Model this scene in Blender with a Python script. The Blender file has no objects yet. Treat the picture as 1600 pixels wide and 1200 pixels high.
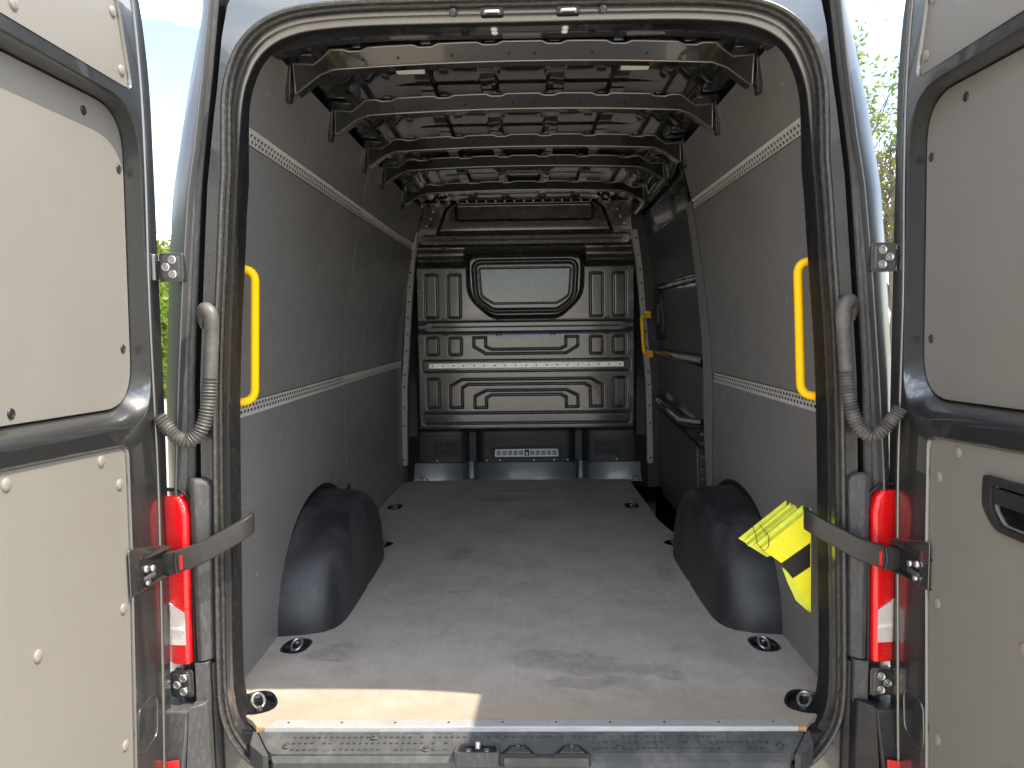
import bpy, bmesh, math, random
import numpy as np
from mathutils import Vector, Matrix
from mathutils.geometry import tessellate_polygon

random.seed(7)
SC = bpy.context.scene
R = math.radians
# ------------------------------------------------------------------ camera
cam = bpy.data.cameras.new("camera")
co = bpy.data.objects.new("camera", cam)
SC.collection.objects.link(co)
yaw, pitch, roll = R(1.135), R(4.44), R(-0.724)
fw = Vector((-math.sin(yaw)*math.cos(pitch), math.cos(yaw)*math.cos(pitch), -math.sin(pitch)))
rt0 = Vector((math.cos(yaw), math.sin(yaw), 0)); up0 = rt0.cross(fw)
rt = rt0*math.cos(roll) + up0*math.sin(roll); up = -rt0*math.sin(roll) + up0*math.cos(roll)
co.matrix_world = Matrix(((rt.x, up.x, -fw.x, 0.003), (rt.y, up.y, -fw.y, -2.05), (rt.z, up.z, -fw.z, 1.128), (0, 0, 0, 1)))
cam.sensor_width = 36; cam.lens = 26.1; cam.clip_start = 0.05; cam.clip_end = 2000
SC.camera = co
# ------------------------------------------------------------------ sky, sun, exposure
SUN = Vector((0.56, -0.125, 1.0)).normalized()
elev = math.asin(SUN.z); azim = math.atan2(SUN.x, SUN.y)
w = bpy.data.worlds.new("World"); SC.world = w; w.use_nodes = True
nt = w.node_tree; nt.nodes.clear()
N = nt.nodes.new; LK = nt.links.new
out = N("ShaderNodeOutputWorld"); bg = N("ShaderNodeBackground"); sky = N("ShaderNodeTexSky")
sky.sky_type = 'NISHITA'; sky.sun_disc = False; sky.sun_elevation = elev; sky.sun_rotation = azim
sky.dust_density = 1.5
tc = N("ShaderNodeTexCoord"); mp = N("ShaderNodeMapping"); mp.inputs['Scale'].default_value = (2.2, 2.2, 6.0); mp.inputs['Location'].default_value = (0.9, 0.35, 0.2)
nz = N("ShaderNodeTexNoise"); nz.inputs['Scale'].default_value = 1.6; nz.inputs['Detail'].default_value = 7; nz.inputs['Roughness'].default_value = 0.6
cr = N("ShaderNodeValToRGB"); cr.color_ramp.elements[0].position = 0.46; cr.color_ramp.elements[1].position = 0.74
mx = N("ShaderNodeMix"); mx.data_type = 'RGBA'; mx.inputs[7].default_value = (16.0, 15.5, 14.6, 1)
LK(tc.outputs['Generated'], mp.inputs['Vector']); LK(mp.outputs['Vector'], nz.inputs['Vector']); LK(nz.outputs['Fac'], cr.inputs['Fac'])
LK(cr.outputs['Color'], mx.inputs[0]); LK(sky.outputs['Color'], mx.inputs[6]); LK(mx.outputs[2], bg.inputs['Color'])
bg.inputs['Strength'].default_value = 0.12
LK(bg.outputs['Background'], out.inputs['Surface'])
sl = bpy.data.lights.new("sun", 'SUN'); sl.energy = 2.0; sl.angle = R(0.5); sl.color = (1.0, 0.89, 0.73)
so = bpy.data.objects.new("sun", sl); SC.collection.objects.link(so)
so.rotation_euler = SUN.to_track_quat('Z', 'Y').to_euler(); so.location = SUN*30
SC.view_settings.view_transform = 'Standard'; SC.view_settings.look = 'None'
SC.view_settings.exposure = 2.1; SC.view_settings.gamma = 1.0
SC.cycles.max_bounces = 8; SC.cycles.diffuse_bounces = 5; SC.cycles.glossy_bounces = 4
SC.cycles.use_denoising = True

# ------------------------------------------------------------------ helpers
def lerp(tab, v):
    tab = sorted(tab); xs = [t[0] for t in tab]; ys = [t[1] for t in tab]
    return float(np.interp(v, xs, ys))

def rp(pts, r, n=6):
    """polygon with filleted corners"""
    out = []; m = len(pts)
    for i, p in enumerate(pts):
        ri = r[i] if isinstance(r, (list, tuple)) else r
        p = Vector(p); a = Vector(pts[i-1]); b = Vector(pts[(i+1) % m])
        if ri <= 0: out.append(tuple(p)); continue
        da = (a-p); db = (b-p); ta = min(ri, da.length*0.49); tb = min(ri, db.length*0.49)
        A = p+da.normalized()*ta; B = p+db.normalized()*tb
        for k in range(n+1):
            t = k/n; q = A*(1-t)**2 + p*2*t*(1-t) + B*t*t; out.append(tuple(q))
    return out

class MB:
    def __init__(s): s.v = []; s.f = []
    def add(s, vs, fs):
        o = len(s.v); s.v += [tuple(v) for v in vs]; s.f += [tuple(i+o for i in f) for f in fs]; return s
    def box(s, c, d, M=None):
        x, y, z = d[0]/2, d[1]/2, d[2]/2
        vs = [Vector((sx*x, sy*y, sz*z)) for sz in (-1, 1) for sx, sy in ((-1, -1), (1, -1), (1, 1), (-1, 1))]
        if M is not None: vs = [M @ v for v in vs]
        vs = [v+Vector(c) for v in vs]
        return s.add(vs, [(3, 2, 1, 0), (4, 5, 6, 7), (0, 1, 5, 4), (1, 2, 6, 5), (2, 3, 7, 6), (3, 0, 4, 7)])
    def bx(s, x0, x1, y0, y1, z0, z1): return s.box(((x0+x1)/2, (y0+y1)/2, (z0+z1)/2), (abs(x1-x0), abs(y1-y0), abs(z1-z0)))
    def prism(s, loop, f, d0, d1, holes=()):
        loops = [list(loop)]+[list(h) for h in holes]
        flat = [p for l in loops for p in l]
        tris = tessellate_polygon([[Vector((p[0], p[1], 0)) for p in l] for l in loops])
        n = len(flat)
        vs = [f(p[0], p[1], d0) for p in flat]+[f(p[0], p[1], d1) for p in flat]
        fs = [tuple(t) for t in tris]+[tuple(i+n for i in reversed(t)) for t in tris]
        o = 0
        for l in loops:
            m = len(l)
            for i in range(m):
                j = (i+1) % m; fs.append((o+i, o+j, o+j+n, o+i+n))
            o += m
        return s.add(vs, fs)
    def loft(s, rings, ring_closed=True, path_closed=False, caps=False):
        n = len(rings[0]); vs = [p for r in rings for p in r]; fs = []
        K = len(rings)
        for k in range(K if path_closed else K-1):
            k2 = (k+1) % K
            for i in range(n if ring_closed else n-1):
                j = (i+1) % n; fs.append((k*n+i, k*n+j, k2*n+j, k2*n+i))
        if caps and not path_closed:
            fs.append(tuple(reversed(range(n)))); fs.append(tuple((K-1)*n+i for i in range(n)))
        return s.add(vs, fs)
    def tube(s, pts, r, n=10, closed=False):
        pts = [Vector(p) for p in pts]; m = len(pts); rings = []
        nrm = None
        for i in range(m):
            a = pts[i-1] if (i > 0 or closed) else pts[i]; b = pts[(i+1) % m] if (i < m-1 or closed) else pts[i]
            t = (b-a).normalized()
            if nrm is None:
                nrm = t.orthogonal().normalized()
            else:
                nrm = (nrm-t*nrm.dot(t)).normalized()
            bn = t.cross(nrm); ri = r[i] if isinstance(r, (list, tuple)) else r
            rings.append([pts[i]+(nrm*math.cos(2*math.pi*k/n)+bn*math.sin(2*math.pi*k/n))*ri for k in range(n)])
        return s.loft(rings, True, closed, not closed)
    def dome(s, c, nrm, r, h, n=14, rings=3):
        c = Vector(c); q = Vector(nrm).normalized(); a = q.orthogonal().normalized(); b = q.cross(a); R_ = []
        R_.append([c+(a*math.cos(2*math.pi*k/n)+b*math.sin(2*math.pi*k/n))*r-q*0.001 for k in range(n)])
        for i in range(rings):
            t = i/rings*math.pi/2
            R_.append([c+(a*math.cos(2*math.pi*k/n)+b*math.sin(2*math.pi*k/n))*r*math.cos(t)+q*(h*(0.25+0.75*math.sin(t))) for k in range(n)])
        return s.loft(R_, True, False, True)
    def cyl(s, c, nrm, r, h, n=14, r2=None):
        c = Vector(c); q = Vector(nrm).normalized(); a = q.orthogonal().normalized(); b = q.cross(a); r2 = r if r2 is None else r2
        return s.loft([[c+(a*math.cos(2*math.pi*k/n)+b*math.sin(2*math.pi*k/n))*rr+q*d for k in range(n)] for rr, d in ((r, 0), (r2, h))], True, False, True)
    def ring(s, c, nrm, R1, r, n=24, m=8, sx=1.0):
        c = Vector(c); q = Vector(nrm).normalized(); a = q.orthogonal().normalized(); b = q.cross(a)
        return s.tube([c+a*math.cos(2*math.pi*k/n)*R1*sx+b*math.sin(2*math.pi*k/n)*R1 for k in range(n)], r, m, True)
    def mesh(s, name, smooth=35, recalc=True):
        me = bpy.data.meshes.new(name); me.from_pydata(s.v, [], s.f)
        if recalc:
            bm = bmesh.new(); bm.from_mesh(me); bmesh.ops.remove_doubles(bm, verts=bm.verts, dist=1e-6)
            bmesh.ops.recalc_face_normals(bm, faces=bm.faces); bm.to_mesh(me); bm.free()
        me.polygons.foreach_set('use_smooth', [True]*len(me.polygons))
        me.set_sharp_from_angle(angle=R(smooth)); me.update()
        return me
    def each(s, name, mat, parent=None, smooth=35, bevel=0.0, seg=2):
        """one object for every separate piece"""
        par = list(range(len(s.v)))
        def find(i):
            while par[i] != i: par[i] = par[par[i]]; i = par[i]
            return i
        for f in s.f:
            for i in f[1:]: par[find(i)] = find(f[0])
        gr = {}
        for f in s.f: gr.setdefault(find(f[0]), []).append(f)
        for fs in gr.values():
            ids = sorted({i for f in fs for i in f}); mp_ = {i: k for k, i in enumerate(ids)}
            q = MB(); q.add([s.v[i] for i in ids], [tuple(mp_[i] for i in f) for f in fs]); q.build(name, mat, parent, smooth, bevel, seg)
    def build(s, name, mat, parent=None, smooth=35, bevel=0.0, seg=2, recalc=True):
        return link(name, s.mesh(name, smooth, recalc), mat, parent, bevel, seg)

def world_of(o):
    M = Matrix.Identity(4)
    while o is not None:
        M = o.matrix_basis if o.parent is None else o.matrix_basis
        if o.parent is None: return o.matrix_basis.copy()
        return world_of(o.parent) @ o.matrix_parent_inverse @ o.matrix_basis
    return M

def link(name, me, mat, parent=None, bevel=0.0, seg=2, M=None):
    o = bpy.data.objects.new(name, me); SC.collection.objects.link(o)
    if mat is not None and not me.materials: me.materials.append(mat)
    if M is not None: o.matrix_basis = M
    if parent is not None:
        o.parent = parent; o.matrix_parent_inverse = world_of(parent).inverted()
    if bevel > 0:
        b = o.modifiers.new('bevel', 'BEVEL'); b.width = bevel; b.segments = seg; b.limit_method = 'ANGLE'; b.angle_limit = R(35)
    return o

def empty(name, loc, label, cat, group=None):
    o = bpy.data.objects.new(name, None); SC.collection.objects.link(o); o.location = loc
    o.matrix_basis = Matrix.Translation(loc); tag(o, label, cat, group); return o

def tag(o, label, cat=None, group=None, kind=None):
    if label: o['label'] = label
    if cat: o['category'] = cat
    if group: o['group'] = group
    if kind: o['kind'] = kind
    return o

# ------------------------------------------------------------------ materials
def mat(name, col, rough=0.5, metal=0.0, coat=0.0, coat_rough=0.05, var=0.0, var_scale=6.0, bump=0.0, bump_scale=400.0,
        rvar=0.0, dirt=None, dirt_amt=0.0, dirt_scale=5.0, spec=0.5, stretch=None, scratch=0.0):
    m = bpy.data.materials.new(name); m.use_nodes = True; t = m.node_tree; b = t.nodes['Principled BSDF']
    n = t.nodes.new; l = t.links.new
    b.inputs['Base Color'].default_value = (*col, 1); b.inputs['Roughness'].default_value = rough; b.inputs['Metallic'].default_value = metal
    b.inputs['Coat Weight'].default_value = coat; b.inputs['Coat Roughness'].default_value = coat_rough
    b.inputs['Specular IOR Level'].default_value = spec
    tcn = n('ShaderNodeTexCoord'); src = tcn.outputs['Object']
    if stretch:
        mpn = n('ShaderNodeMapping'); mpn.inputs['Scale'].default_value = stretch; l(src, mpn.inputs['Vector']); src = mpn.outputs['Vector']
    colsock = None
    if var > 0 or dirt is not None or scratch > 0:
        nz1 = n('ShaderNodeTexNoise'); nz1.inputs['Scale'].default_value = var_scale; nz1.inputs['Detail'].default_value = 6; nz1.inputs['Roughness'].default_value = 0.65
        l(src, nz1.inputs['Vector'])
        mr = n('ShaderNodeMapRange'); mr.inputs[1].default_value = 0.3; mr.inputs[2].default_value = 0.7; mr.inputs[3].default_value = 1-var; mr.inputs[4].default_value = 1+var
        l(nz1.outputs['Fac'], mr.inputs[0])
        mm = n('ShaderNodeMix'); mm.data_type = 'RGBA'; mm.blend_type = 'MULTIPLY'; mm.inputs[0].default_value = 1; mm.inputs[6].default_value = (*col, 1)
        l(mr.outputs[0], mm.inputs[7]); colsock = mm.outputs[2]
        if dirt is not None:
            nz2 = n('ShaderNodeTexNoise'); nz2.inputs['Scale'].default_value = dirt_scale; nz2.inputs['Detail'].default_value = 9; nz2.inputs['Roughness'].default_value = 0.7
            l(src, nz2.inputs['Vector'])
            r2 = n('ShaderNodeMapRange'); r2.inputs[1].default_value = 0.48; r2.inputs[2].default_value = 0.72; r2.inputs[3].default_value = 0; r2.inputs[4].default_value = dirt_amt
            l(nz2.outputs['Fac'], r2.inputs[0])
            md = n('ShaderNodeMix'); md.data_type = 'RGBA'; l(r2.outputs[0], md.inputs[0]); l(colsock, md.inputs[6]); md.inputs[7].default_value = (*dirt, 1); colsock = md.outputs[2]
        if scratch > 0:
            v = n('ShaderNodeTexVoronoi'); v.feature = 'DISTANCE_TO_EDGE'; v.inputs['Scale'].default_value = 2.3; v.inputs['Randomness'].default_value = 1.0
            nd = n('ShaderNodeTexNoise'); nd.inputs['Scale'].default_value = 2.0; nd.inputs['Detail'].default_value = 3
            ad = n('ShaderNodeVectorMath'); ad.operation = 'MULTIPLY_ADD'; ad.inputs[1].default_value = (1.6, 1.6, 1.6)
            l(tcn.outputs['Object'], nd.inputs['Vector']); l(nd.outputs['Color'], ad.inputs[0]); l(tcn.outputs['Object'], ad.inputs[2]); l(ad.outputs[0], v.inputs['Vector'])
            r3 = n('ShaderNodeMapRange'); r3.inputs[1].default_value = 0.0; r3.inputs[2].default_value = 0.009; r3.inputs[3].default_value = 1; r3.inputs[4].default_value = 0
            l(v.outputs['Distance'], r3.inputs[0])
            nk = n('ShaderNodeTexNoise'); nk.inputs['Scale'].default_value = 3.1; nk.inputs['Detail'].default_value = 4; l(tcn.outputs['Object'], nk.inputs['Vector'])
            r4 = n('ShaderNodeMapRange'); r4.inputs[1].default_value = 0.47; r4.inputs[2].default_value = 0.58; r4.inputs[3].default_value = 0; r4.inputs[4].default_value = scratch
            l(nk.outputs['Fac'], r4.inputs[0])
            mu = n('ShaderNodeMath'); mu.operation = 'MULTIPLY'; l(r3.outputs[0], mu.inputs[0]); l(r4.outputs[0], mu.inputs[1])
            ms = n('ShaderNodeMix'); ms.data_type = 'RGBA'; l(mu.outputs[0], ms.inputs[0]); l(colsock, ms.inputs[6])
            ms.inputs[7].default_value = (min(1, col[0]*2.2+.08), min(1, col[1]*2.2+.08), min(1, col[2]*2.2+.08), 1); colsock = ms.outputs[2]
        l(colsock, b.inputs['Base Color'])
    if rvar > 0:
        nz3 = n('ShaderNodeTexNoise'); nz3.inputs['Scale'].default_value = 14; nz3.inputs['Detail'].default_value = 5; l(src, nz3.inputs['Vector'])
        rr = n('ShaderNodeMapRange'); rr.inputs[1].default_value = 0.3; rr.inputs[2].default_value = 0.7; rr.inputs[3].default_value = max(0.02, rough-rvar); rr.inputs[4].default_value = rough+rvar
        l(nz3.outputs['Fac'], rr.inputs[0]); l(rr.outputs[0], b.inputs['Roughness'])
    if bump > 0:
        nb = n('ShaderNodeTexNoise'); nb.inputs['Scale'].default_value = bump_scale; nb.inputs['Detail'].default_value = 3; l(src, nb.inputs['Vector'])
        bp = n('ShaderNodeBump'); bp.inputs['Strength'].default_value = bump; bp.inputs['Distance'].default_value = 0.002
        l(nb.outputs['Fac'], bp.inputs['Height']); l(bp.outputs['Normal'], b.inputs['Normal'])
    return m

DUST = (0.36, 0.32, 0.26)
M = {}
M['paint'] = mat('grey_metallic_paint', (0.10, 0.104, 0.106), 0.34, 0.85, 1.0, 0.04, var=0.06, var_scale=120, dirt=DUST, dirt_amt=0.08, dirt_scale=45, rvar=0.04)
M['paint_in'] = mat('grey_paint_dusty', (0.145, 0.147, 0.142), 0.28, 0.85, 1.0, 0.03, var=0.04, var_scale=60, dirt=DUST, dirt_amt=0.02, dirt_scale=25, rvar=0.03)
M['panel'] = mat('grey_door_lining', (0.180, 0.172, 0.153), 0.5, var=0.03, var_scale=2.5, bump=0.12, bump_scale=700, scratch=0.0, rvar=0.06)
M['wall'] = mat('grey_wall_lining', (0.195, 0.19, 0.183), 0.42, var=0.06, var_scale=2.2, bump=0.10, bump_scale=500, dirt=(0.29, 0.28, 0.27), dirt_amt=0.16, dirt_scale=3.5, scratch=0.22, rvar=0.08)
M['black'] = mat('black_glossy_paint', (0.008, 0.008, 0.010), 0.18, 0, 0.6, 0.05)
M['bead'] = mat('pressed_edge_highlight', (0.30, 0.28, 0.25), 0.3, 0.8, 0.5, 0.05)  # beam edge highlight put into the colour, lighter than the roof paint
M['body'] = mat('grey_body_paint', (0.115, 0.12, 0.12), 0.46, 0.6, 0.35, 0.2, var=0.04, var_scale=60)
M['strap'] = mat('matt_strap_plastic', (0.022, 0.021, 0.018), 0.5, var=0.08, var_scale=20, dirt=(0.2, 0.18, 0.15), dirt_amt=0.06, dirt_scale=40)
M['lining'] = mat('dark_aperture_lining', (0.007, 0.007, 0.009), 0.65, spec=0.25, var=0.2, var_scale=30, dirt=DUST, dirt_amt=0.05, dirt_scale=40)
M['roof'] = mat('black_roof_paint', (0.014, 0.0135, 0.013), 0.16, 0.0, 1.0, 0.03)
M['bulk'] = mat('satin_black_bulkhead', (0.028, 0.0255, 0.022), 0.23, 0.0, 1.0, 0.12, var=0.08, var_scale=5, dirt=(0.10, 0.08, 0.06), dirt_amt=0.25, dirt_scale=6, rvar=0.03)
M['plast'] = mat('black_plastic', (0.013, 0.013, 0.0145), 0.5, var=0.15, var_scale=9, bump=0.2, bump_scale=600, dirt=DUST, dirt_amt=0.05, dirt_scale=7, scratch=0.25)
M['plast_dusty'] = mat('dusty_black_plastic', (0.05, 0.05, 0.05), 0.6, var=0.08, var_scale=40, bump=0.25, bump_scale=500, dirt=(0.30, 0.28, 0.24), dirt_amt=0.20, dirt_scale=110, stretch=(1, 1, 0.3))
M['tread'] = mat('dusty_tread_plastic', (0.050, 0.052, 0.051), 0.72, var=0.12, var_scale=12, bump=0.25, bump_scale=400, dirt=(0.16, 0.156, 0.14), dirt_amt=0.45, dirt_scale=12)
M['rubber'] = mat('door_seal_rubber', (0.035, 0.034, 0.032), 0.4, var=0.15, var_scale=60, dirt=(0.32, 0.29, 0.24), dirt_amt=0.22, dirt_scale=90)
M['hose'] = mat('grey_hose_rubber', (0.075, 0.070, 0.065), 0.5, var=0.12, var_scale=25, dirt=(0.30, 0.27, 0.23), dirt_amt=0.25, dirt_scale=18)
M['alu'] = mat('aluminium', (0.50, 0.50, 0.495), 0.4, 0.4, var=0.08, var_scale=20, dirt=(0.35, 0.32, 0.28), dirt_amt=0.2, dirt_scale=12, rvar=0.08)
M['steel'] = mat('galvanised_steel', (0.60, 0.59, 0.56), 0.38, 0.45, var=0.12, var_scale=30, rvar=0.1)
M['bright'] = mat('bright_aluminium', (0.85, 0.84, 0.80), 0.4, 0.25, var=0.06, var_scale=20)
M['rail'] = mat('perforated_rail_steel', (0.72, 0.71, 0.67), 0.38, 0.3, var=0.12, var_scale=30, rvar=0.08)
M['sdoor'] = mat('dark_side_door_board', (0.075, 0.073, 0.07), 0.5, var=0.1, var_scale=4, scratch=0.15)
M['bolt'] = mat('zinc_bolt', (0.55, 0.55, 0.53), 0.3, 0.9, var=0.1, var_scale=60)
M['dark'] = mat('dark_cavity', (0.008, 0.008, 0.009), 0.6)
M['yellow'] = mat('yellow_handle_coat', (1.0, 0.53, 0.0), 0.45, 0, 0, 0.1, var=0.03, var_scale=20, spec=0.25)
M['lime'] = mat('lime_yellow_plastic', (0.86, 0.80, 0.02), 0.55, var=0.05, var_scale=20, bump=0.1, bump_scale=150)
M['lime_edge'] = mat('lime_yellow_edges', (0.70, 0.72, 0.06), 0.6, var=0.12, var_scale=40)
M['blackband'] = mat('black_band', (0.012, 0.009, 0.008), 0.45)
M['rivet'] = mat('plastic_rivet', (0.205, 0.19, 0.162), 0.45, var=0.03)
M['dotdark'] = mat('dark_screw', (0.05, 0.05, 0.05), 0.35, 0.6)
M['lamp'] = mat('lamp_cover', (0.85, 0.80, 0.70), 0.35)
M['white'] = mat('white_plastic', (0.72, 0.72, 0.68), 0.45)
M['cell'] = mat('grey_cell', (0.25, 0.25, 0.24), 0.6)
M['teal'] = mat('grey_blue_sill_paint', (0.075, 0.088, 0.09), 0.35, 0.2, 0.4, 0.1, var=0.08, var_scale=6)
M['ply'] = mat('plywood_edge', (0.46, 0.27, 0.11), 0.6, var=0.25, var_scale=40, stretch=(1, 1, 12))
M['tyre'] = mat('tyre_rubber', (0.02, 0.02, 0.02), 0.75)
M['arch'] = mat('black_arch_plastic', (0.016, 0.017, 0.0185), 0.43, var=0.15, var_scale=5, bump=0.18, bump_scale=350, dirt=(0.26, 0.26, 0.26), dirt_amt=0.22, dirt_scale=4, scratch=0.3, stretch=(1, 1, .4))

def lens_mat(name, col, bscale):
    m = mat(name, col, 0.16, 0, 0.6, 0.05)
    t = m.node_tree; b = t.nodes['Principled BSDF']; n = t.nodes.new; l = t.links.new
    tcn = n('ShaderNodeTexCoord'); wv = n('ShaderNodeTexWave'); wv.bands_direction = 'Z'; wv.inputs['Scale'].default_value = bscale
    l(tcn.outputs['Object'], wv.inputs['Vector']); bp = n('ShaderNodeBump'); bp.inputs['Strength'].default_value = 0.5; bp.inputs['Distance'].default_value = 0.002
    l(wv.outputs['Fac'], bp.inputs['Height']); l(bp.outputs['Normal'], b.inputs['Normal'])
    return m
M['red'] = lens_mat('red_lens', (0.80, 0.008, 0.010), 60)
M['redref'] = lens_mat('red_reflector', (0.72, 0.02, 0.02), 90)
M['clear'] = lens_mat('clear_lens', (0.66, 0.60, 0.54), 75)

def floor_mat():
    m = mat('grey_plywood_floor', (0.49, 0.445, 0.385), 0.5, var=0.13, var_scale=4.0, rvar=0.08, scratch=0.3)
    t = m.node_tree; b = t.nodes['Principled BSDF']; n = t.nodes.new; l = t.links.new
    tcn = n('ShaderNodeTexCoord'); P = tcn.outputs['Object']
    cur = b.inputs['Base Color'].links[0].from_socket
    def mixc(fac, c, cur, blend='MIX'):
        k = n('ShaderNodeMix'); k.data_type = 'RGBA'; k.blend_type = blend; l(fac, k.inputs[0]); l(cur, k.inputs[6]); k.inputs[7].default_value = (*c, 1); return k.outputs[2]
    def noise(scale, det=6, rough=0.6, st=None, src=P):
        if st:
            mpn = n('ShaderNodeMapping'); mpn.inputs['Scale'].default_value = st; l(src, mpn.inputs['Vector']); src = mpn.outputs['Vector']
        z = n('ShaderNodeTexNoise'); z.inputs['Scale'].default_value = scale; z.inputs['Detail'].default_value = det; z.inputs['Roughness'].default_value = rough; l(src, z.inputs['Vector']); return z.outputs['Fac']
    def rng(f, a, b_, lo, hi):
        k = n('ShaderNodeMapRange'); k.inputs[1].default_value = a; k.inputs[2].default_value = b_; k.inputs[3].default_value = lo; k.inputs[4].default_value = hi; l(f, k.inputs[0]); return k.outputs[0]
    # fine weave print and speckle
    cur = mixc(rng(noise(230, 3, .6), .38, .62, 0, .6), (0.36, 0.33, 0.29), cur)
    cur = mixc(rng(noise(120, 3, .6, (1, .2, 1)), .48, .66, 0, .4), (0.50, 0.47, 0.42), cur)
    # long drag scratches
    cur = mixc(rng(noise(1.0, 4, .6, (46, .55, 1)), .56, .70, 0, .38), (0.60, 0.56, 0.50), cur)
    cur = mixc(rng(noise(1.0, 3, .6, (3.0, 60, 1)), .63, .75, 0, .22), (0.60, 0.56, 0.50), cur)
    # general grime clouds
    cur = mixc(rng(noise(3.4, 10, .8), .44, .66, 0, .8), (0.30, 0.272, 0.235), cur)
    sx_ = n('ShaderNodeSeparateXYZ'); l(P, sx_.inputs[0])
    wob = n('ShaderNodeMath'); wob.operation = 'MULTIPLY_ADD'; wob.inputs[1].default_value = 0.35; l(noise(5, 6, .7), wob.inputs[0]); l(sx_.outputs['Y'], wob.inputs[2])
    cur = mixc(rng(wob.outputs[0], .22, .46, .62, 0), (0.30, 0.235, 0.165), cur)  # rear edge: dirt, its colour also darkened to tone down the sun patch
    # stains with their own outline
    nd = n('ShaderNodeTexNoise'); nd.inputs['Scale'].default_value = 9; nd.inputs['Detail'].default_value = 5; l(P, nd.inputs['Vector'])
    sb = n('ShaderNodeVectorMath'); sb.operation = 'MULTIPLY_ADD'; sb.inputs[1].default_value = (0.16, 0.16, 0); l(nd.outputs['Color'], sb.inputs[0]); l(P, sb.inputs[2])
    stains = [(-.70, .43, .085, .05), (-.655, .50, .05, .022), (.10, .40, .18, .07), (.26, .33, .17, .05), (.17, .23, .15, .045), (-.16, 2.75, .16, .10), (.06, 2.35, .10, .13), (-.33, 1.55, .05, .10), (-.05, 3.0, .22, .05),
              (.42, .30, .09, .05), (-.30, 1.05, .08, .02), (.62, 1.25, .05, .12)]
    acc = None
    for (sx, sy, a_, b2) in stains:
        q = n('ShaderNodeMapping'); q.vector_type = 'POINT'
        q.inputs['Location'].default_value = (-(sx+.08)/a_, -(sy+.08)/b2, 0); q.inputs['Scale'].default_value = (1/a_, 1/b2, 0)
        l(sb.outputs[0], q.inputs['Vector'])
        ln = n('ShaderNodeVectorMath'); ln.operation = 'LENGTH'; l(q.outputs[0], ln.inputs[0])
        k = rng(ln.outputs['Value'], .75, 1.1, 1, 0)
        if acc is None: acc = k
        else:
            ma = n('ShaderNodeMath'); ma.operation = 'MAXIMUM'; l(acc, ma.inputs[0]); l(k, ma.inputs[1]); acc = ma.outputs[0]
    tex = rng(noise(30, 5, .7), .3, .6, .1, .5)
    mu = n('ShaderNodeMath'); mu.operation = 'MULTIPLY'; l(acc, mu.inputs[0]); l(tex, mu.inputs[1])
    cur = mixc(mu.outputs[0], (0.19, 0.16, 0.14), cur)
    l(cur, b.inputs['Base Color'])
    bp = n('ShaderNodeBump'); bp.inputs['Strength'].default_value = 0.25; bp.inputs['Distance'].default_value = 0.001
    l(noise(420, 2, .5), bp.inputs['Height']); l(bp.outputs['Normal'], b.inputs['Normal'])
    return m
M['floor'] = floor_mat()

def ground_mat():
    m = mat('pale_paving', (0.46, 0.415, 0.35), 0.8, var=0.12, var_scale=0.8, bump=0.3, bump_scale=60, dirt=(0.34, 0.31, 0.27), dirt_amt=0.5, dirt_scale=0.6)
    return m
M['ground'] = ground_mat()

# ------------------------------------------------------------------ setting: ground
GZ = -0.62
g = MB(); S_ = 600
g.add([(-S_, -S_, GZ), (S_, -S_, GZ), (S_, S_, GZ), (-S_, S_, GZ)], [(0, 1, 2, 3)])
go = g.build('ground', M['ground']); go['kind'] = 'structure'

# ------------------------------------------------------------------ the van
VAN = empty('van', (0, 1.7, GZ), 'dark grey panel van with both rear doors wide open onto its empty load bay', 'van')

# ---- profile tables (z -> half width)
XO = [(2.0, .856), (1.75, .914), (1.5, .964), (1.3, .983), (.98, 1.008), (.7, 1.015), (.2, 1.03), (-.4, 1.036)]
XP = [(2.02, .79), (1.745, .838), (1.5, .886), (1.24, .914), (.98, .937), (.7, .958), (-.4, .97)]
XS = [(2.04, .70), (1.9, .718), (1.76, .737), (1.695, .748), (1.52, .773), (1.327, .79), (.975, .818), (.443, .836), (.184, .843), (-.4, .85)]
XW = [(0, .922), (.85, .916), (1.1, .90), (1.4, .862), (1.7, .812), (1.96, .745), (2.1, .70)]
def xw(z, y=1.0):
    return lerp(XW, z) - 0.02*max(0.0, min(1.0, (y-2.72)/0.55))

# ---- aperture loop
half = [(0, 1.914), (.25, 1.914), (.43, 1.912), (.55, 1.904), (.612, 1.892), (.66, 1.871), (.695, 1.84), (.717, 1.804), (.735, 1.76), (.749, 1.695), (.773, 1.52), (.79, 1.327),
        (.818, .975), (.836, .443), (.843, .184), (.842, .081), (.83, .019), (.804, -.032), (.766, -.077), (.724, -.097), (.642, -.11), (.3, -.113), (0, -.113)]
def catmull(p, n=8):
    out = []
    for i in range(len(p)-1):
        a = Vector(p[max(i-1, 0)]); b = Vector(p[i]); c = Vector(p[i+1]); d = Vector(p[min(i+2, len(p)-1)])
        for k in range(n):
            t = k/n
            out.append(0.5*((2*b)+(c-a)*t+(2*a-5*b+4*c-d)*t*t+(3*b-a-3*c+d)*t**3))
    out.append(Vector(p[-1])); return out
hr = catmull(half, 8)
loop = hr[:-1]+[Vector((-p.x, p.y)) for p in reversed(hr)][:-1]
LN = len(loop)
nrm = []
for i in range(LN):
    t = (loop[(i+1) % LN]-loop[i-1]).normalized(); nn = Vector((-t.y, t.x))   # loop runs clockwise seen from rear: left normal is outward
    nrm.append(nn)
if nrm[0].y < 0: nrm = [-n_ for n_ in nrm]
for _ in range(4): nrm = [(nrm[i-1]+nrm[i]*2+nrm[(i+1) % LN]).normalized() for i in range(LN)]
def lipw(p):
    return 0.010 + 0.036*max(0.0, min(1.0, (p.y-1.55)/0.34))
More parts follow.
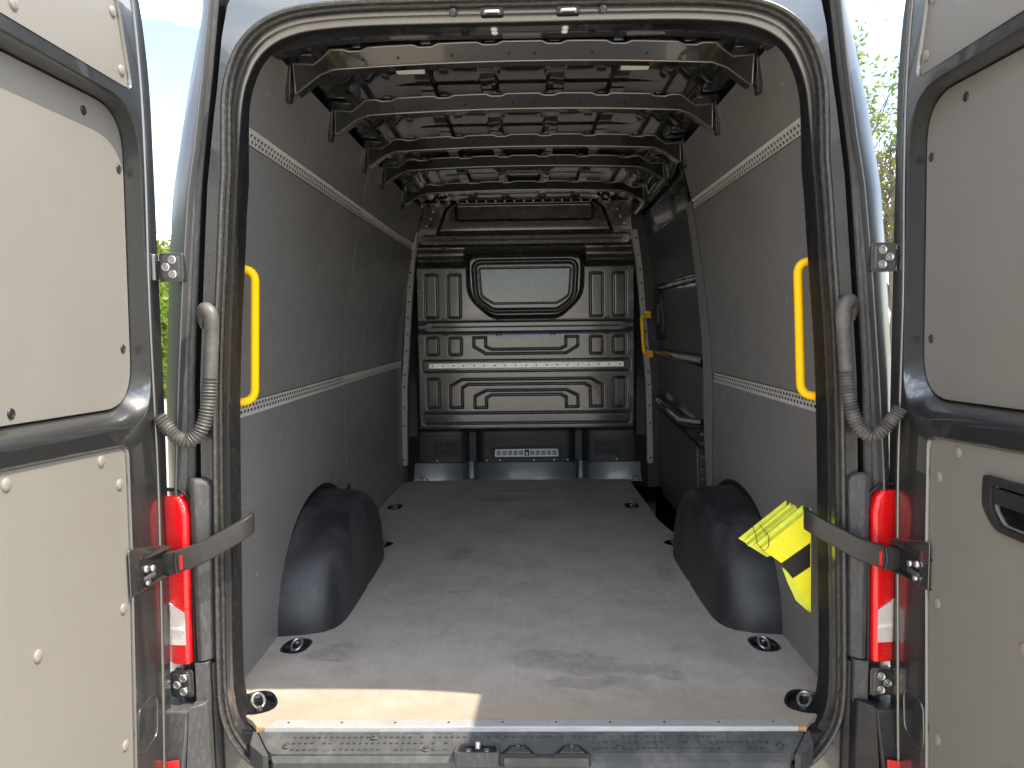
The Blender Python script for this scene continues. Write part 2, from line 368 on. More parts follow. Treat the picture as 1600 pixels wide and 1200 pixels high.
def aring(off, y, lip=0.0):
    return [Vector(((loop[i]+nrm[i]*(off+lip*lipw(loop[i]))).x, y, (loop[i]+nrm[i]*(off+lip*lipw(loop[i]))).y)) for i in range(LN)]
MB().loft([aring(.10, .075), aring(-.004, .075, 1.0), aring(-.006, .07, 1.0), aring(.003, .0, .4)]).build('aperture_lining', M['lining'], VAN, 50)
MB().loft([aring(.003, .0, .4), aring(.002, -.004, .42), aring(.002, -.008, .50), aring(.002, -.010, .66), aring(.002, -.022, .74), aring(.001, -.025, .80), aring(.0, -.027, .92), aring(-.001, -.040, 1.0)]).build('aperture_lip', M['paint_in'], VAN, 60)
seal = MB().loft([aring(.001, -.036, 1), aring(.002, -.046, 1), aring(.005, -.049, 1), aring(.007, -.044, 1), aring(.010, -.044, 1), aring(.012, -.057, 1), aring(.018, -.060, 1), aring(.022, -.057, 1), aring(.023, -.046, 1), aring(.030, -.042, 1), aring(.031, -.030, 1)])
seal.build('door_seal', M['rubber'], VAN, 40)
# flat painted frame round the aperture
def side_line(tab, add, zs): return [(lerp(tab, z)+add, z) for z in zs]
zsamp = [-.34, -.1, .2, .45, .7, .975, 1.24, 1.4, 1.52, 1.6, 1.695, 1.76, 1.83, 1.9]
rs = side_line(XS, .075, zsamp)
topc = [(.775, 1.98), (.75, 2.03), (.70, 2.065), (.62, 2.085), (.4, 2.105), (0, 2.115)]
outer = rs+topc+[(-x, z) for x, z in reversed(topc[:-1])]+[(-x, z) for x, z in reversed(rs)]
hole = [((loop[i]+nrm[i]*(.026+lipw(loop[i]))).x, (loop[i]+nrm[i]*(.026+lipw(loop[i]))).y) for i in range(0, LN, 2)]
MB().prism(outer, lambda a, b, d: (a, d, b), -.036, -.020, [hole]).build('rear_frame', M['paint_in'], VAN, 30, .003)

# ---- pillars
zp = list(np.linspace(-.34, 2.03, 40))
for s in (-1, 1):
    def cols(z):
        a = lerp(XS, z); p_ = lerp(XP, z); o = lerp(XO, z)
        ch = max(p_-.004, a+.100)
        gap = [(a+.074, -.034), (a+.078, .012), (a+.090, .012), (a+.094, -.028)]
        chan = [(a+.094, -.028), (a+.097, -.034), ((a+.097+ch)/2, -.036), ((a+.097+ch)/2+.003, -.042), (ch, -.044)]
        p2 = max(p_, ch+.004)
        body = [(ch, -.044), (p2, -.060), (p2+.0015, -.0625), (p2+.004, -.0635), (p2+.007, -.0615), (p2+(o-p2)*.5, -.036), (o-.005, -.002), (o-.002, .004), (o, .012), (o+.002, .03), (o+.004, .06)]
        return gap, chan, body
    for idx, (nm, mt) in enumerate((('pillar_gap', M['dark']), ('pillar_channel', M['plast_dusty']), ('rear_pillar', M['body']))):
        mb = MB(); mb.loft([[Vector((s*x, y, z)) for x, y in cols(z)[idx]] for z in zp], ring_closed=False)
        mb.build(nm, mt, VAN, 45 if idx < 2 else 28)

# ---- body shell
prof = [(1.04, -.42), (1.04, -.1), (1.036, .2), (1.022, .7), (1.015, .98), (.991, 1.3), (.972, 1.5), (.921, 1.75), (.862, 2.0), (.81, 2.068), (.72, 2.10), (.4, 2.125), (0, 2.13)]
pr = [Vector(p) for p in prof]; full = pr+[Vector((-p.x, p.y)) for p in reversed(pr[:-1])]
rings = []
for y, sx, zt in ((.05, 1, 2.13), (.3, 1, 2.13), (1.2, 1, 2.14), (2.4, 1, 2.14), (3.5, 1, 2.13), (3.9, .99, 2.08), (4.3, .96, 1.75), (4.75, .93, 1.05), (4.95, .92, .72), (5.45, .88, .55), (5.62, .8, .25), (5.66, .75, -.1)):
    rings.append([Vector((p.x*sx, y, -.42+(p.y+.42)*(zt+.42)/2.55)) for p in full])
bs = MB().loft(rings, ring_closed=False)
bs.f.append(tuple(len(bs.v)-len(full)+i for i in range(len(full))))
bs.build('body_shell', M['body'], VAN, 40)
MB().bx(-1.0, 1.0, .0, 5.5, -.40, -.36).build('underbody', M['dark'], VAN)
# wheels
wheel_m = MB().cyl((0, 0, 0), (1, 0, 0), .335, .22, 36); tyre_mesh = wheel_m.mesh('tyre', 30)
rim_mesh = MB().cyl((0, 0, 0), (1, 0, 0), .21, .012, 28, .19).mesh('rim', 30)
for s in (-1, 1):
    for yy in (1.13, 4.75):
        wo = link('wheel', tyre_mesh, M['tyre'], VAN, .02, 3, Matrix.Translation((s*.90-.11, yy, GZ+.335)))
        link('rim', rim_mesh, M['steel'], wo, 0, 2, Matrix.Translation((s*.90+(.112 if s > 0 else -.124), yy, GZ+.335)))

# ---- sub floor and step well
MB().bx(-.96, .745, -.02, 3.62, -.06, -.016).build('subfloor', M['dark'], VAN)
MB().bx(.745, .99, 0, 1.86, -.06, -.016).build('subfloor', M['dark'], VAN)
st = MB().bx(.745, 1.0, 1.86, 3.5, -.34, -.30)
st.build('step_well', M['plast'], VAN, 30, .01)
stw = MB().bx(.735, .748, 1.86, 3.45, -.30, -.016); stw.bx(.745, .98, 1.85, 1.865, -.3, -.02); stw.build('step_riser', M['black'], VAN)

# ---- plywood floor
def arch_cut(s):
    return [(s*.93, .60), (s*.86, .605), (s*.79, .64), (s*.735, .71), (s*.715, .80), (s*.715, 1.44), (s*.735, 1.53), (s*.79, 1.62), (s*.93, 1.66)]
fl = [(-.775, -.033), (.775, -.033), (.80, .0), (.86, .05), (.925, .10)]
fl += arch_cut(1)+[(.93, 1.74), (.84, 1.86), (.785, 1.95), (.755, 2.2), (.745, 3.44), (-.93, 3.44)]
fl += list(reversed(arch_cut(-1)))+[(-.925, .10), (-.86, .05), (-.80, .0)]
def oval(cx, cy, ax, ay, rot=0, n=20, p=2.6):
    out = []
    for k in range(n):
        t = 2*math.pi*k/n; c_, s_ = math.cos(t), math.sin(t)
        x = ax*math.copysign(abs(c_)**(2/p), c_); y = ay*math.copysign(abs(s_)**(2/p), s_)
        out.append((cx+x*math.cos(rot)-y*math.sin(rot), cy+x*math.sin(rot)+y*math.cos(rot)))
    return out
LASH = [(-.823, .105, .052, .068, .5), (.823, .105, .052, .068, -.5), (-.829, .505, .046, .060, -.12), (.829, .505, .046, .060, .12), (-.838, 2.55, .042, .066, 0), (.652, 2.54, .042, .066, 0), (-.762, 1.73, .044, .06, -.6), (.762, 1.72, .044, .06, .6)]
holes = [oval(*q[:4], q[4]) for q in LASH]
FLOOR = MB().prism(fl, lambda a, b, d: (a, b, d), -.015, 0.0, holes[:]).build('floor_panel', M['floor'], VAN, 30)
tag(FLOOR, 'worn grey plywood load floor with brown stains')
for s in (-1, 1):
    MB().bx(s*.742, s*.776, -.0365, -.0340, -.0148, -.0005).build('plywood_edge', M['ply'], FLOOR)
for (cx, cy, ax, ay, rot_) in LASH:
    outer_l = oval(cx, cy, ax+.004, ay+.004, rot_); inner = oval(cx, cy, ax-.004, ay-.005, rot_); low = oval(cx, cy, ax-.012, ay-.014, rot_)
    pan = MB(); pan.loft([[(a, b, .0015) for a, b in outer_l], [(a, b, .003) for a, b in inner], [(a, b, -.010) for a, b in low], [(a, b, -.0145) for a, b in low]], True)
    pan.f.append(tuple(len(pan.v)-20+i for i in range(20)))
    po = pan.build('lashing_point', M['black'], VAN, 50)
    rg = MB(); Mr = Matrix.Rotation(rot_, 4, 'Z'); ringpts = []
    for k in range(20):
        t = 2*math.pi*k/20; q = Mr @ Vector((math.cos(t)*.018, math.sin(t)*.024, 0)); ringpts.append((cx+q.x, cy+q.y+.004, .004+.012*math.sin(t)))
    rg.tube(ringpts, .0045, 8, True); rg.build('lashing_ring', M['bolt'], po, 60)
    bb = MB(); q = Mr @ Vector((0, -.028, 0)); bb.cyl((cx+q.x, cy+q.y, -.013), (0, 0, 1), .010, .012, 6); bb.build('bolt', M['bolt'], po)

# ---- aluminium floor edge and plastic tread
strip = MB()
for (y0, y1, z0, z1, x) in ((-.037, .0, .0008, .0032, .74), (-.0405, -.037, -.019, .0032, .752)):
    strip.prism([(-x, y0), (x, y0), (x-.012 if y1 == 0 else x, y1), (-x+.012 if y1 == 0 else -x, y1)], lambda a, b, d: (a, b, d), z0, z1)
so_ = strip.build('edge_strip', M['alu'], VAN, 30, .0008)
dotm = MB().cyl((0, 0, 0), (0, 0, 1), .0035, .0012, 10).mesh('screw')
for k in range(10): link('screw', dotm, M['dotdark'], so_, M=Matrix.Translation((-.69+k*.1533, -.016, .0030)))
TR = MB()
def zt(y): return -.0105+(y+.042)*(.025/.066)
TR.prism(rp([(-.768, -.0415), (.768, -.0415), (.715, -.108), (-.715, -.108)], [.004, .004, .02, .02], 3), lambda a, b, d: (a, b, zt(b)+d), -.025, 0)
TR.prism([(-.71, -.1085), (.71, -.1085), (.70, -.124), (-.70, -.124)], lambda a, b, d: (a, b, d-(.012 if b < -.12 else 0)), -.07, -.040)
tread = TR.build('sill_tread', M['tread'], VAN, 30, .003)
tag(tread, 'dusty black plastic loading sill with bolts')
for s in (-1, 1):
    MB().prism([(s*.770, -.0415), (s*.786, -.030), (s*.782, -.075), (s*.735, -.108), (s*.718, -.108)], lambda a, b, d: (a, b, zt(b)+d), -.06, -.004).build('sill_corner', M['plast_dusty'], VAN, 30, .002)
MB().bx(-.86, .86, -.034, .0, -.10, -.02).build('sill_riser', M['dark'], VAN)
pat = MB()
x = -.66
while x < .66:
    for yy in (-.055, -.073, -.092):
        if random.random() < .82 and not (-.23 < x < .17 and yy < -.07):
            z_ = zt(yy)+.0004
            pat.box((x, yy, z_), (.0028, .011, .0013)); pat.box((x+.006, yy, z_), (.0028, .011, .0013)); pat.box((x+.003, yy-.0055, z_), (.0085, .002, .0013))
    x += .017
for bx0 in (-.60, -.47, -.355, -.265, -.07, .0, .19, .30, .42, .55):
    t_ = .05; yl = -.066 if -.23 < bx0 < .17 else -.098; lp = rp([(bx0, -.046), (bx0+t_, -.046), (bx0+t_, yl), (bx0, yl)], .006, 3)
    pat.tube([(a, b, zt(b)+.0002) for a, b in lp], .0016, 5, True)
po = pat.build('tread_ribs', M['tread'], tread, 50); po['kind'] = 'stuff'
boltm = MB(); boltm.cyl((0, 0, 0), (0, 0, 1), .013, .002, 18, .011); boltm.cyl((0, 0, .0), (0, 0, 1), .007, .006, 6); boltm = boltm.mesh('bolt')
for x, y in ((-.675, -.082), (-.435, -.056), (-.285, -.092), (-.08, -.053), (.245, -.092), (.43, -.060), (.685, -.084)): link('bolt', boltm, M['plast_dusty'], tread, M=Matrix.Translation((x, y, zt(y)-.0002)))
# latch pockets in the tread
lp = MB().prism(rp([(-.20, -.078), (-.085, -.078), (-.078, -.13), (-.208, -.13)], .016, 4), lambda a, b, d: (a, b, d), -.06, -.0195, [rp([(-.19, -.083), (-.094, -.083), (-.088, -.126), (-.198, -.126)], .012, 4)])
lk = lp.build('latch_housing', M['plast_dusty'], VAN, 40, .002)
MB().bx(-.198, -.09, -.1265, -.082, -.060, -.0262).build('latch_base', M['dark'], lk)
for dx in (-.167, -.117): link('bolt', MB().dome((dx, -.112, -.026), (0, 0, 1), .0085, .006, 12).mesh('bolt'), M['bolt'], lk)
MB().cyl((-.142, -.098, -.026), (0, .3, 1), .007, .016, 12).build('latch_pin', M['steel'], lk)
for x0 in (-.032, .115):
    pk = MB().prism([(x0-.022, -.084), (x0+.022, -.084), (x0+.05, -.13), (x0-.05, -.13)], lambda a, b, d: (a, b, d), -.06, -.0235)
    pko = pk.build('striker_pocket', M['dark'], VAN, 30, .002)
    bk = MB(); bk.prism([(x0-.016, -.095), (x0+.016, -.095), (x0+.034, -.127), (x0-.034, -.127)], lambda a, b, d: (a, b, d), -.0235, -.021)
    bk.cyl((x0, -.106, -.021), (0, 0, 1), .006, .012, 10); bk.build('striker', M['plast_dusty'], pko, 30, .001)
MB().bx(-.07, .16, -.1335, -.119, -.06, -.034).build('sill_bar', M['tread'], tread, 30, .003)

MB().prism(rp([(-.20, -.45), (-.20, -.30), (-.17, -.27), (-.03, -.27), (-.03, -.45)], [.02, .02, .02, 0, 0], 3), lambda a, b, d: (d, a, b), -.93, .93).build('rear_bumper', M['plast'], VAN, 30, .006)

# ---- wall lining
def wall_panel(s, y0, y1, z0, z1, n=7, bend=True):
    ys = [y0]+([2.72] if y0 < 2.7 < y1 else [])+[y1]
    mb = MB(); zs = np.linspace(z0, z1, n)
    rings = []
    for y in ys:
        a = [Vector((s*xw(z, y), y, z)) for z in zs]; b = [Vector((s*(xw(z, y)+.006), y, z)) for z in reversed(zs)]
        rings.append(a+b)
    mb.loft(rings, True, False, True)
    return mb.build('wall_panel', M['wall'], VAN, 30 if bend else 10, .0012, 1)
RAILZ = [(.846, .893), (1.676, 1.722)]
dm = MB().dome((0, 0, 0), (1, 0, 0), .006, .003, 10).mesh('screw')
for s in (-1, 1):
    segs = [(.07, 1.6685), (1.6715, 3.285)] if s < 0 else [(.07, 1.60)]
    for (a, b) in segs:
        for (z0, z1) in ((.0, .845), (.894, 1.675), (1.723, 1.962)):
            pnl = wall_panel(s, a, b, z0+.001, z1)
    # seam screws
    if s < 0:
        for z in (.12, .30, .45, .62, 1.0, 1.32, 1.5):
            for dy in (-.014, .014):
                link('screw', dm, M['rivet'], VAN, M=Matrix.Translation((-xw(z), 1.67+dy, z)))
    for z, y in ((.30, .40), (.55, .30), (.16, .45), (1.2, .5), (1.84, .25), (1.86, .75), (1.87, 1.3)):
        link('screw', dm, M['rivet'], VAN, M=Matrix.Translation((s*xw(z), y, z)) @ (Matrix.Identity(4) if s < 0 else Matrix.Rotation(math.pi, 4, 'Z')))
    # perforated lashing rails
    for (z0, z1) in RAILZ:
        yend = 3.285 if s < 0 else 1.60
        cut = 1.64 if s < 0 else 9
        zc = (z0+z1)/2
        back = MB(); y0 = .07
        for (ya, yb) in ((.07, min(cut, yend)), (cut+.02, yend)):
            if yb <= ya: continue
            ysg = [ya]+([2.72] if ya < 2.72 < yb else [])+[yb]
            back.loft([[Vector((s*(xw(z0, y)+.014), y, z0)), Vector((s*(xw(z1, y)+.014), y, z1)), Vector((s*(xw(z1, y)+.020), y, z1)), Vector((s*(xw(z0, y)+.020), y, z0))] for y in ysg], True, False, True)
        rail = back.build('lashing_rail', M['dark'], VAN)
        if s < 0: tag(rail, 'perforated steel lashing rail sunk into the left wall')
        face = MB(); pitch_ = .015
        def P(y, v, d=0.0):
            z = z0+(z1-z0)*v
            return Vector((s*(xw(z, y)+.004-d), y, z))
        rowv = [0, .13, .22, .43, .57, .78, .87, 1.0]
        ny = int((yend-.07)/pitch_)
        for i in range(ny):
            ya = .07+i*pitch_; yb = ya+pitch_; coarse = (s < 0 and ya > 1.66)
            for r in range(7):
                if r in (2, 4) and (i+(r == 4)) % 2 == 0 and not (coarse and i % 4): continue
                d0 = .006 if r in (0, 6) else .0
                face.add([P(ya, rowv[r], .006 if r == 0 else 0), P(yb, rowv[r], .006 if r == 0 else 0), P(yb, rowv[r+1], .006 if r == 6 else 0), P(ya, rowv[r+1], .006 if r == 6 else 0)], [(0, 1, 2, 3)])
                if r in (2, 4):
                    pass
        face.build('rail_face', M['rail'], rail, 20)
        # little raised lips on the holes catch the light
        lips = MB()
        for i in range(0, ny):
            ya = .07+i*pitch_
            for r in (2, 4):
                if (i+(r == 4)) % 2 == 0 and not (s < 0 and ya > 1.66):
                    p0 = P(ya+.001, rowv[r], .002); p1 = P(ya+pitch_-.001, rowv[r], .002)
                    lips.add([p0, p1, p1+Vector((-s*.003, 0, .003)), p0+Vector((-s*.003, 0, .003))], [(0, 1, 2, 3)])
        lo = lips.build('rail_teeth', M['rail'], rail, 20); lo['kind'] = 'stuff'
    if s < 0:
        MB().bx(-.9135, -.909, 1.655, 1.70, .20, .335).build('wall_slot', M['dark'], VAN)

# right wall end return and sliding door frame
ret = MB()
ret.loft([[Vector((xw(z)-.001, 1.602, z)), Vector((xw(z)-.006-.012*math.sin(math.pi*min(1, z/1.7)), 1.66+.05*max(0, min(1, (z-.2)/.4)), z)), Vector((.945, 1.70, z))] for z in np.linspace(.28, 1.72, 14)], False)
ret.build('wall_return', M['wall'], VAN, 40)
MB().loft([[Vector((lerp(XW, z)+.008, 1.66, z)), Vector((lerp(XW, z)+.020, 1.76, z)), Vector((lerp(XW, z)+.05, 1.80, z)), Vector((.985 if z < 1.4 else lerp(XO, z)-.02, 1.81, z))] for z in np.linspace(-.3, 1.97, 16)], False).build('door_post', M['black'], VAN, 40)

# ---- sliding door seen from inside (right)
def xd(z): return min(lerp(XO, z)-.05, .955)
SDm = MB(); SDm.loft([[Vector((xd(z), 1.74, z)), Vector((xd(z), 3.42, z)), Vector((xd(z)+.03, 3.42, z)), Vector((xd(z)+.03, 1.74, z))] for z in np.linspace(-.3, 2.0, 18)], True, False, True)
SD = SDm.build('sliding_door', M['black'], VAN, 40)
def sd_panel(nm, pts, d, mt, r=.03, bev=.003):
    mb = MB(); lp_ = rp(pts, r, 4)
    # subdivide along z so it follows the door curve
    mb.prism(lp_, lambda a, b, dd: (xd(b)-dd, a, b), .001, d)
    return mb.build(nm, mt, SD, 30, bev)
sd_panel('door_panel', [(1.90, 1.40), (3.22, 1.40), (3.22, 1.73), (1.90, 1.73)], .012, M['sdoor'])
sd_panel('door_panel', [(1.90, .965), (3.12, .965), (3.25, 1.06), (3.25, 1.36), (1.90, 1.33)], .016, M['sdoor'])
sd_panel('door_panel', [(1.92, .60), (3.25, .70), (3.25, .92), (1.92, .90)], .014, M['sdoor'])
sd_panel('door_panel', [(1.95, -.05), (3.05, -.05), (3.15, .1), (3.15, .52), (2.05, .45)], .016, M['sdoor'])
for z0, z1, zz in ((1.372, 1.372, .018), (.935, .935, .03), (.60, .50, .03)):
    tb = MB(); tb.tube([(xd(z0)-.012, 1.86, z0), (xd(z0)-.02, 2.4, (z0+z1)/2), (xd(z1)-.012, 3.25, z1+.10 if z0 != z1 else z1)], zz, 8); tb.build('door_rail', M['black'], SD, 60)
hd = MB()
hd.prism(rp([(2.95, 1.02), (3.2, 1.02), (3.2, 1.38), (2.95, 1.38)], [.1, .02, .02, .1], 6), lambda a, b, d: (xd(b)-d, a, b), .018, .034, [rp([(2.97, 1.12), (3.16, 1.12), (3.16, 1.28), (2.97, 1.28)], .01, 3)])
hdo = hd.build('door_pull', M['plast'], SD, 30, .003)
MB().bx(.885, .91, 2.99, 3.15, 1.13, 1.27).build('pull_bar', M['plast'], hdo, 30, .004)
slots = MB()
for k, z in enumerate((.30, .35, .42, .49, .54)): slots.bx(.915, .94, 1.84, 1.88, z, z+.02)
slots.each('post_slot', M['plast_dusty'], SD, 30, .003)
tr = MB(); tr.tube([(xw(1.97)-.005, 1.62, 1.945), (.785, 2.0, 1.94), (.785, 2.6, 1.93), (.79, 3.1, 1.92), (.80, 3.36, 1.91)], .028, 10); tr.build('door_track', M['black'], VAN, 60)

# ---- wheel arch covers
def sup(t, a, h, p):
    c_, s_ = math.cos(t), math.sin(t)
    return math.copysign(abs(c_)**(2/p), c_)*a, abs(s_)**(2/p)*h
for s in (-1, 1):
    mb = MB(); rings = []
    T = [math.pi*k/40 for k in range(41)]
    for x, a, h, p in ((.925, .545, .420, 2.12), (.90, .543, .418, 2.12), (.82, .528, .414, 2.12), (.765, .505, .405, 2.1), (.735, .475, .392, 2.1), (.718, .435, .368, 2.1), (.710, .39, .33, 2.1), (.706, .33, .275, 2.1), (.704, .2, .16, 2.1), (.704, .02, .02, 2)):
        # keep the lower edge sitting on the floor cut-out
        ring = []
        for t in T:
            dy, dz = sup(t, a, h, p); ring.append(Vector((s*x, 1.13-dy, dz-.004)))
        rings.append(ring)
    mb.loft(rings, False)
    mb.build('wheel_arch_cover', M['arch'], VAN, 80)
    MB().prism([(1.15-sup(t, .55, .437, 2.12)[0], sup(t, .55, .437, 2.12)[1]) for t in T], lambda a, b, d: (s*d, a, b), xw(.2)-.0025, xw(.2)+.004).build('arch_gap', M['dark'], VAN)
    ed = MB(); ed.tube([(x_, y_, .004) for x_, y_ in [(s*.925, .60), (s*.86, .606), (s*.79, .642), (s*.735, .71), (s*.714, .80), (s*.714, 1.44), (s*.735, 1.53), (s*.79, 1.62)]], .006, 6)
    ed.build('arch_trim', M['dark'], VAN, 60)

# ---- grab handles (yellow)
def arc_path(pts, r, n=6):
    out = [Vector(pts[0])]
    for i in range(1, len(pts)-1):
        a, p, b = Vector(pts[i-1]), Vector(pts[i]), Vector(pts[i+1]); A = p+(a-p).normalized()*r; B = p+(b-p).normalized()*r
        for k in range(n+1):
            t = k/n; out.append(A*(1-t)**2+p*2*t*(1-t)+B*t*t)
    out.append(Vector(pts[-1])); return out
for s in (-1, 1):
    dx = 0.0
    mb = MB(); mb.tube(arc_path([(s*.862, .105, 1.307), (s*.787, .125, 1.302), (s*.803, .125, .918), (s*.872, .105, .912)], .035), .0125, 12)
    h = mb.build('grab_handle', M['yellow'], VAN, 60)
    f = MB(); f.box((s*.862, .098, 1.307), (.006, .03, .05)); f.box((s*.872, .098, .912), (.006, .03, .05)); f.each('handle_foot', M['yellow'], h, 30, .002)
mb = MB(); mb.tube(arc_path([(.872, 3.26, 1.20), (.815, 3.21, 1.185), (.832, 3.21, .93), (.89, 3.26, .92)], .03), .012, 10)
h = mb.build('grab_handle', M['yellow'], VAN, 60)
f = MB(); f.box((.872, 3.268, 1.20), (.035, .006, .045)); f.box((.888, 3.268, .92), (.035, .006, .045)); f.each('handle_foot', M['yellow'], h, 30, .002)

# ---- roof skin, ribs, beams
sk = MB(); xs_ = np.linspace(-.80, .80, 81); ys_ = np.linspace(.20, 3.5, 150); BEAMS = [.335, .85, 1.45, 1.87, 2.55]
rings = []
for y in ys_:
    row = []
    for x in xs_:
        z = 2.058-.06*(abs(x)/.78)**5
        e = max(0, min(1, (abs(x)-.47)/.06))*max(0, min(1, (.72-abs(x))/.05))
        z -= e*.012*(0.5+0.5*math.sin(x*2*math.pi/.085))
        row.append(Vector((x, y, z)))
    rings.append(row)
sk.loft(rings, False); sk.build('roof_skin', M['roof'], VAN, 60, recalc=False)
hdr = [(.07, 1.957), (.12, 1.9615), (.205, 1.972), (.212, 1.976), (.214, 2.04)]
hb = MB(); hb.loft([[Vector((x, y, z-.05*(abs(x)/.72)**6)) for x in np.linspace(-.72, .72, 41)] for y, z in hdr], False)
hb.build('roof_header', M['black'], VAN, 40)
hdt = MB()
for x in (-.077, .122): 
    for k in range(2): hdt.dome((x, .10+.036*k, 1.9595+.0042*k), (0, -.1, -1), .010, .006, 12)

hdt.each('header_bolt', M['white'], VAN, 60)
hpl = MB()
for x in (-.53, .53): hpl.dome((x, .14, 1.958), (0, -.1, -1), .014, .005, 14)
hpl.each('header_plug', M['roof'], VAN, 60)
hs = MB()
for x in (-.33, .0, .36): hs.tube([(x-.055, .185, 1.968), (x+.055, .185, 1.968)], .004, 6)
hs.each('header_bead', M['roof'], VAN, 60)
hk = MB()
for x in (-.46, -.24, -.16, .2, .27, .47): hk.cyl((x, .135, 1.9635), (0, -.1, -1), .011, .004, 12)
hk.each('header_hole', M['dark'], VAN, 60)
prev = .21
for bi, yb in enumerate(BEAMS+[3.22]):
    for x in (-.365, -.128, .125, .362):
        rb = MB(); wdt = .026
        rb.loft([[Vector((x-wdt-.01, y, 2.052)), Vector((x-wdt, y, 2.030)), Vector((x+wdt, y, 2.030)), Vector((x+wdt+.01, y, 2.052))] for y in (prev, yb)], False)
        rb.build('roof_rib', M['roof'], VAN, 20)
    prev = yb+.05
def beam(yb):
    def zarc(x): return 0.012*(1-(x/.6)**2)
    top = []; bot = []
    clips = [-.52, -.30, -.10, .10, .30, .52]
    xs2 = list(np.linspace(-.60, .60, 61))
    for x in xs2:
        dip = .006 if any(abs(x-c_) < .022 for c_ in clips) else 0
        top.append((x, 1.993+zarc(x)-dip)); bot.append((x, 1.950+zarc(x)))
    right_t = [(.632, 1.975), (.66, 1.962), (.724, 1.966)]; tip = [(.742, 1.898), (.736, 1.896)]; right_b = [(.648, 1.938)]
    poly = top+right_t+tip+right_b+list(reversed(bot))+[(-x, z) for x, z in right_b]+[(-x, z) for x, z in reversed(tip)]+[(-x, z) for x, z in reversed(right_t)]
    mb = MB(); mb.prism(poly, lambda a, b, d: (a, yb-.02+d+(2.005-b)*1.05, b), 0, .05)
    o = mb.build('roof_beam', M['roof'], VAN, 25, .006, 3)
    bdm = MB(); bdm.tube([(a, yb-.02+(2.005-b)*1.05-.0005, b) for a, b in poly], .0030, 8, True); bdm.build('beam_bead', M['bead'], o, 60)
    for s in (-1, 1):
        ft = MB()
        ft.loft([[Vector((s*(.728), yb+.02, 2.02)), Vector((s*.728, yb+.10, 2.02)), Vector((s*.752, yb+.10, 2.02)), Vector((s*.752, yb+.02, 2.02))],
                 [Vector((s*.744, yb+.05, 1.90)), Vector((s*.744, yb+.10, 1.90)), Vector((s*.764, yb+.10, 1.90)), Vector((s*.764, yb+.05, 1.90))],
                 [Vector((s*.752, yb+.07, 1.862)), Vector((s*.752, yb+.10, 1.862)), Vector((s*.766, yb+.10, 1.862)), Vector((s*.766, yb+.07, 1.862))]], True, False, True)
        ft.bx(s*.66, s*.745, yb+.01, yb+.075, 1.985, 1.999)
        ft.bx(s*.68, s*.75, yb+.0, yb+.035, 2.005, 2.03)
        ft.build('beam_foot', M['black'], o, 30, .003)
    tp = MB(); tp.bx(-.62, .62, yb+.012, yb+.06, 2.006, 2.05); tp.build('beam_flange', M['black'], o)
    cl = MB()
    for c_ in clips:
        z = 2.0+zarc(c_); cl.box((c_, yb+.008, z+.003), (.036, .03, .014))
    cl.each('beam_clip', M['black'], o, 30, .003)
    hl = MB()
    for x in (-.69, -.61, -.50, -.39, -.22, -.04, .04, .22, .39, .50, .61, .69):
        z = 1.966+zarc(x) if abs(x) < .6 else 1.952
        hl.cyl((x, yb-.02+(2.005-z)*1.05-.0008, z), (0, -1, -1.05), .0045 if abs(x) < .6 else .0065, .001, 10)
    hl.build('beam_hole', M['dark'], o)['kind'] = 'stuff'
    return o
for yb in BEAMS: beam(yb)
lampm = MB().prism(rp([(-.047, -.024), (.047, -.024), (.047, .024), (-.047, .024)], .006, 4), lambda a, b, d: (a, b, d), -.012, .004).mesh('interior_lamp')
for x, y, z in ((-.375, .50, 1.993), (.375, .50, 1.993), (-.368, 2.02, 2.0), (.365, 2.02, 2.0)):
    lo = link('interior_lamp', lampm, M['lamp'], VAN, .003, 2, Matrix.Translation((x, y, z)))
    MB().bx(x-.06, x+.06, y-.02, y+.03, z+.005, z+.05).build('lamp_mount', M['black'], lo)
MB().prism(rp([(-.22, 2.13), (.22, 2.13), (.16, 2.40), (-.16, 2.40)], .04, 4), lambda a, b, d: (a, b, d), 2.036, 2.05).build('roof_emboss', M['roof'], VAN, 40, .006)

# ---- header hardware on the painted lip
for x in (-.077, .122):
    pl = MB().prism(rp([(x-.030, 1.938), (x+.030, 1.938), (x+.030, 1.958), (x-.030, 1.958)], .006, 3), lambda a, b, d: (a, d, b), -.046, -.026)
    so2 = pl.build('lock_striker', M['dark'], VAN, 30, .001)
    bw = MB(); bw.tube(arc_path([(x-.018, -.045, 1.944), (x-.018, -.055, 1.944), (x+.018, -.055, 1.944), (x+.018, -.045, 1.944)], .005, 3), .004, 8); bw.build('striker_loop', M['steel'], so2, 60)
for x in (-.178, .212):
    bp_ = MB(); bp_.cyl((x, -.03, 1.952), (0, -1, -.35), .011, .020, 14); bp_.cyl((x, -.048, 1.945), (0, -1, -.35), .008, .014, 14)
    bp_.build('rubber_stop', M['dotdark'], VAN, 40, .001)

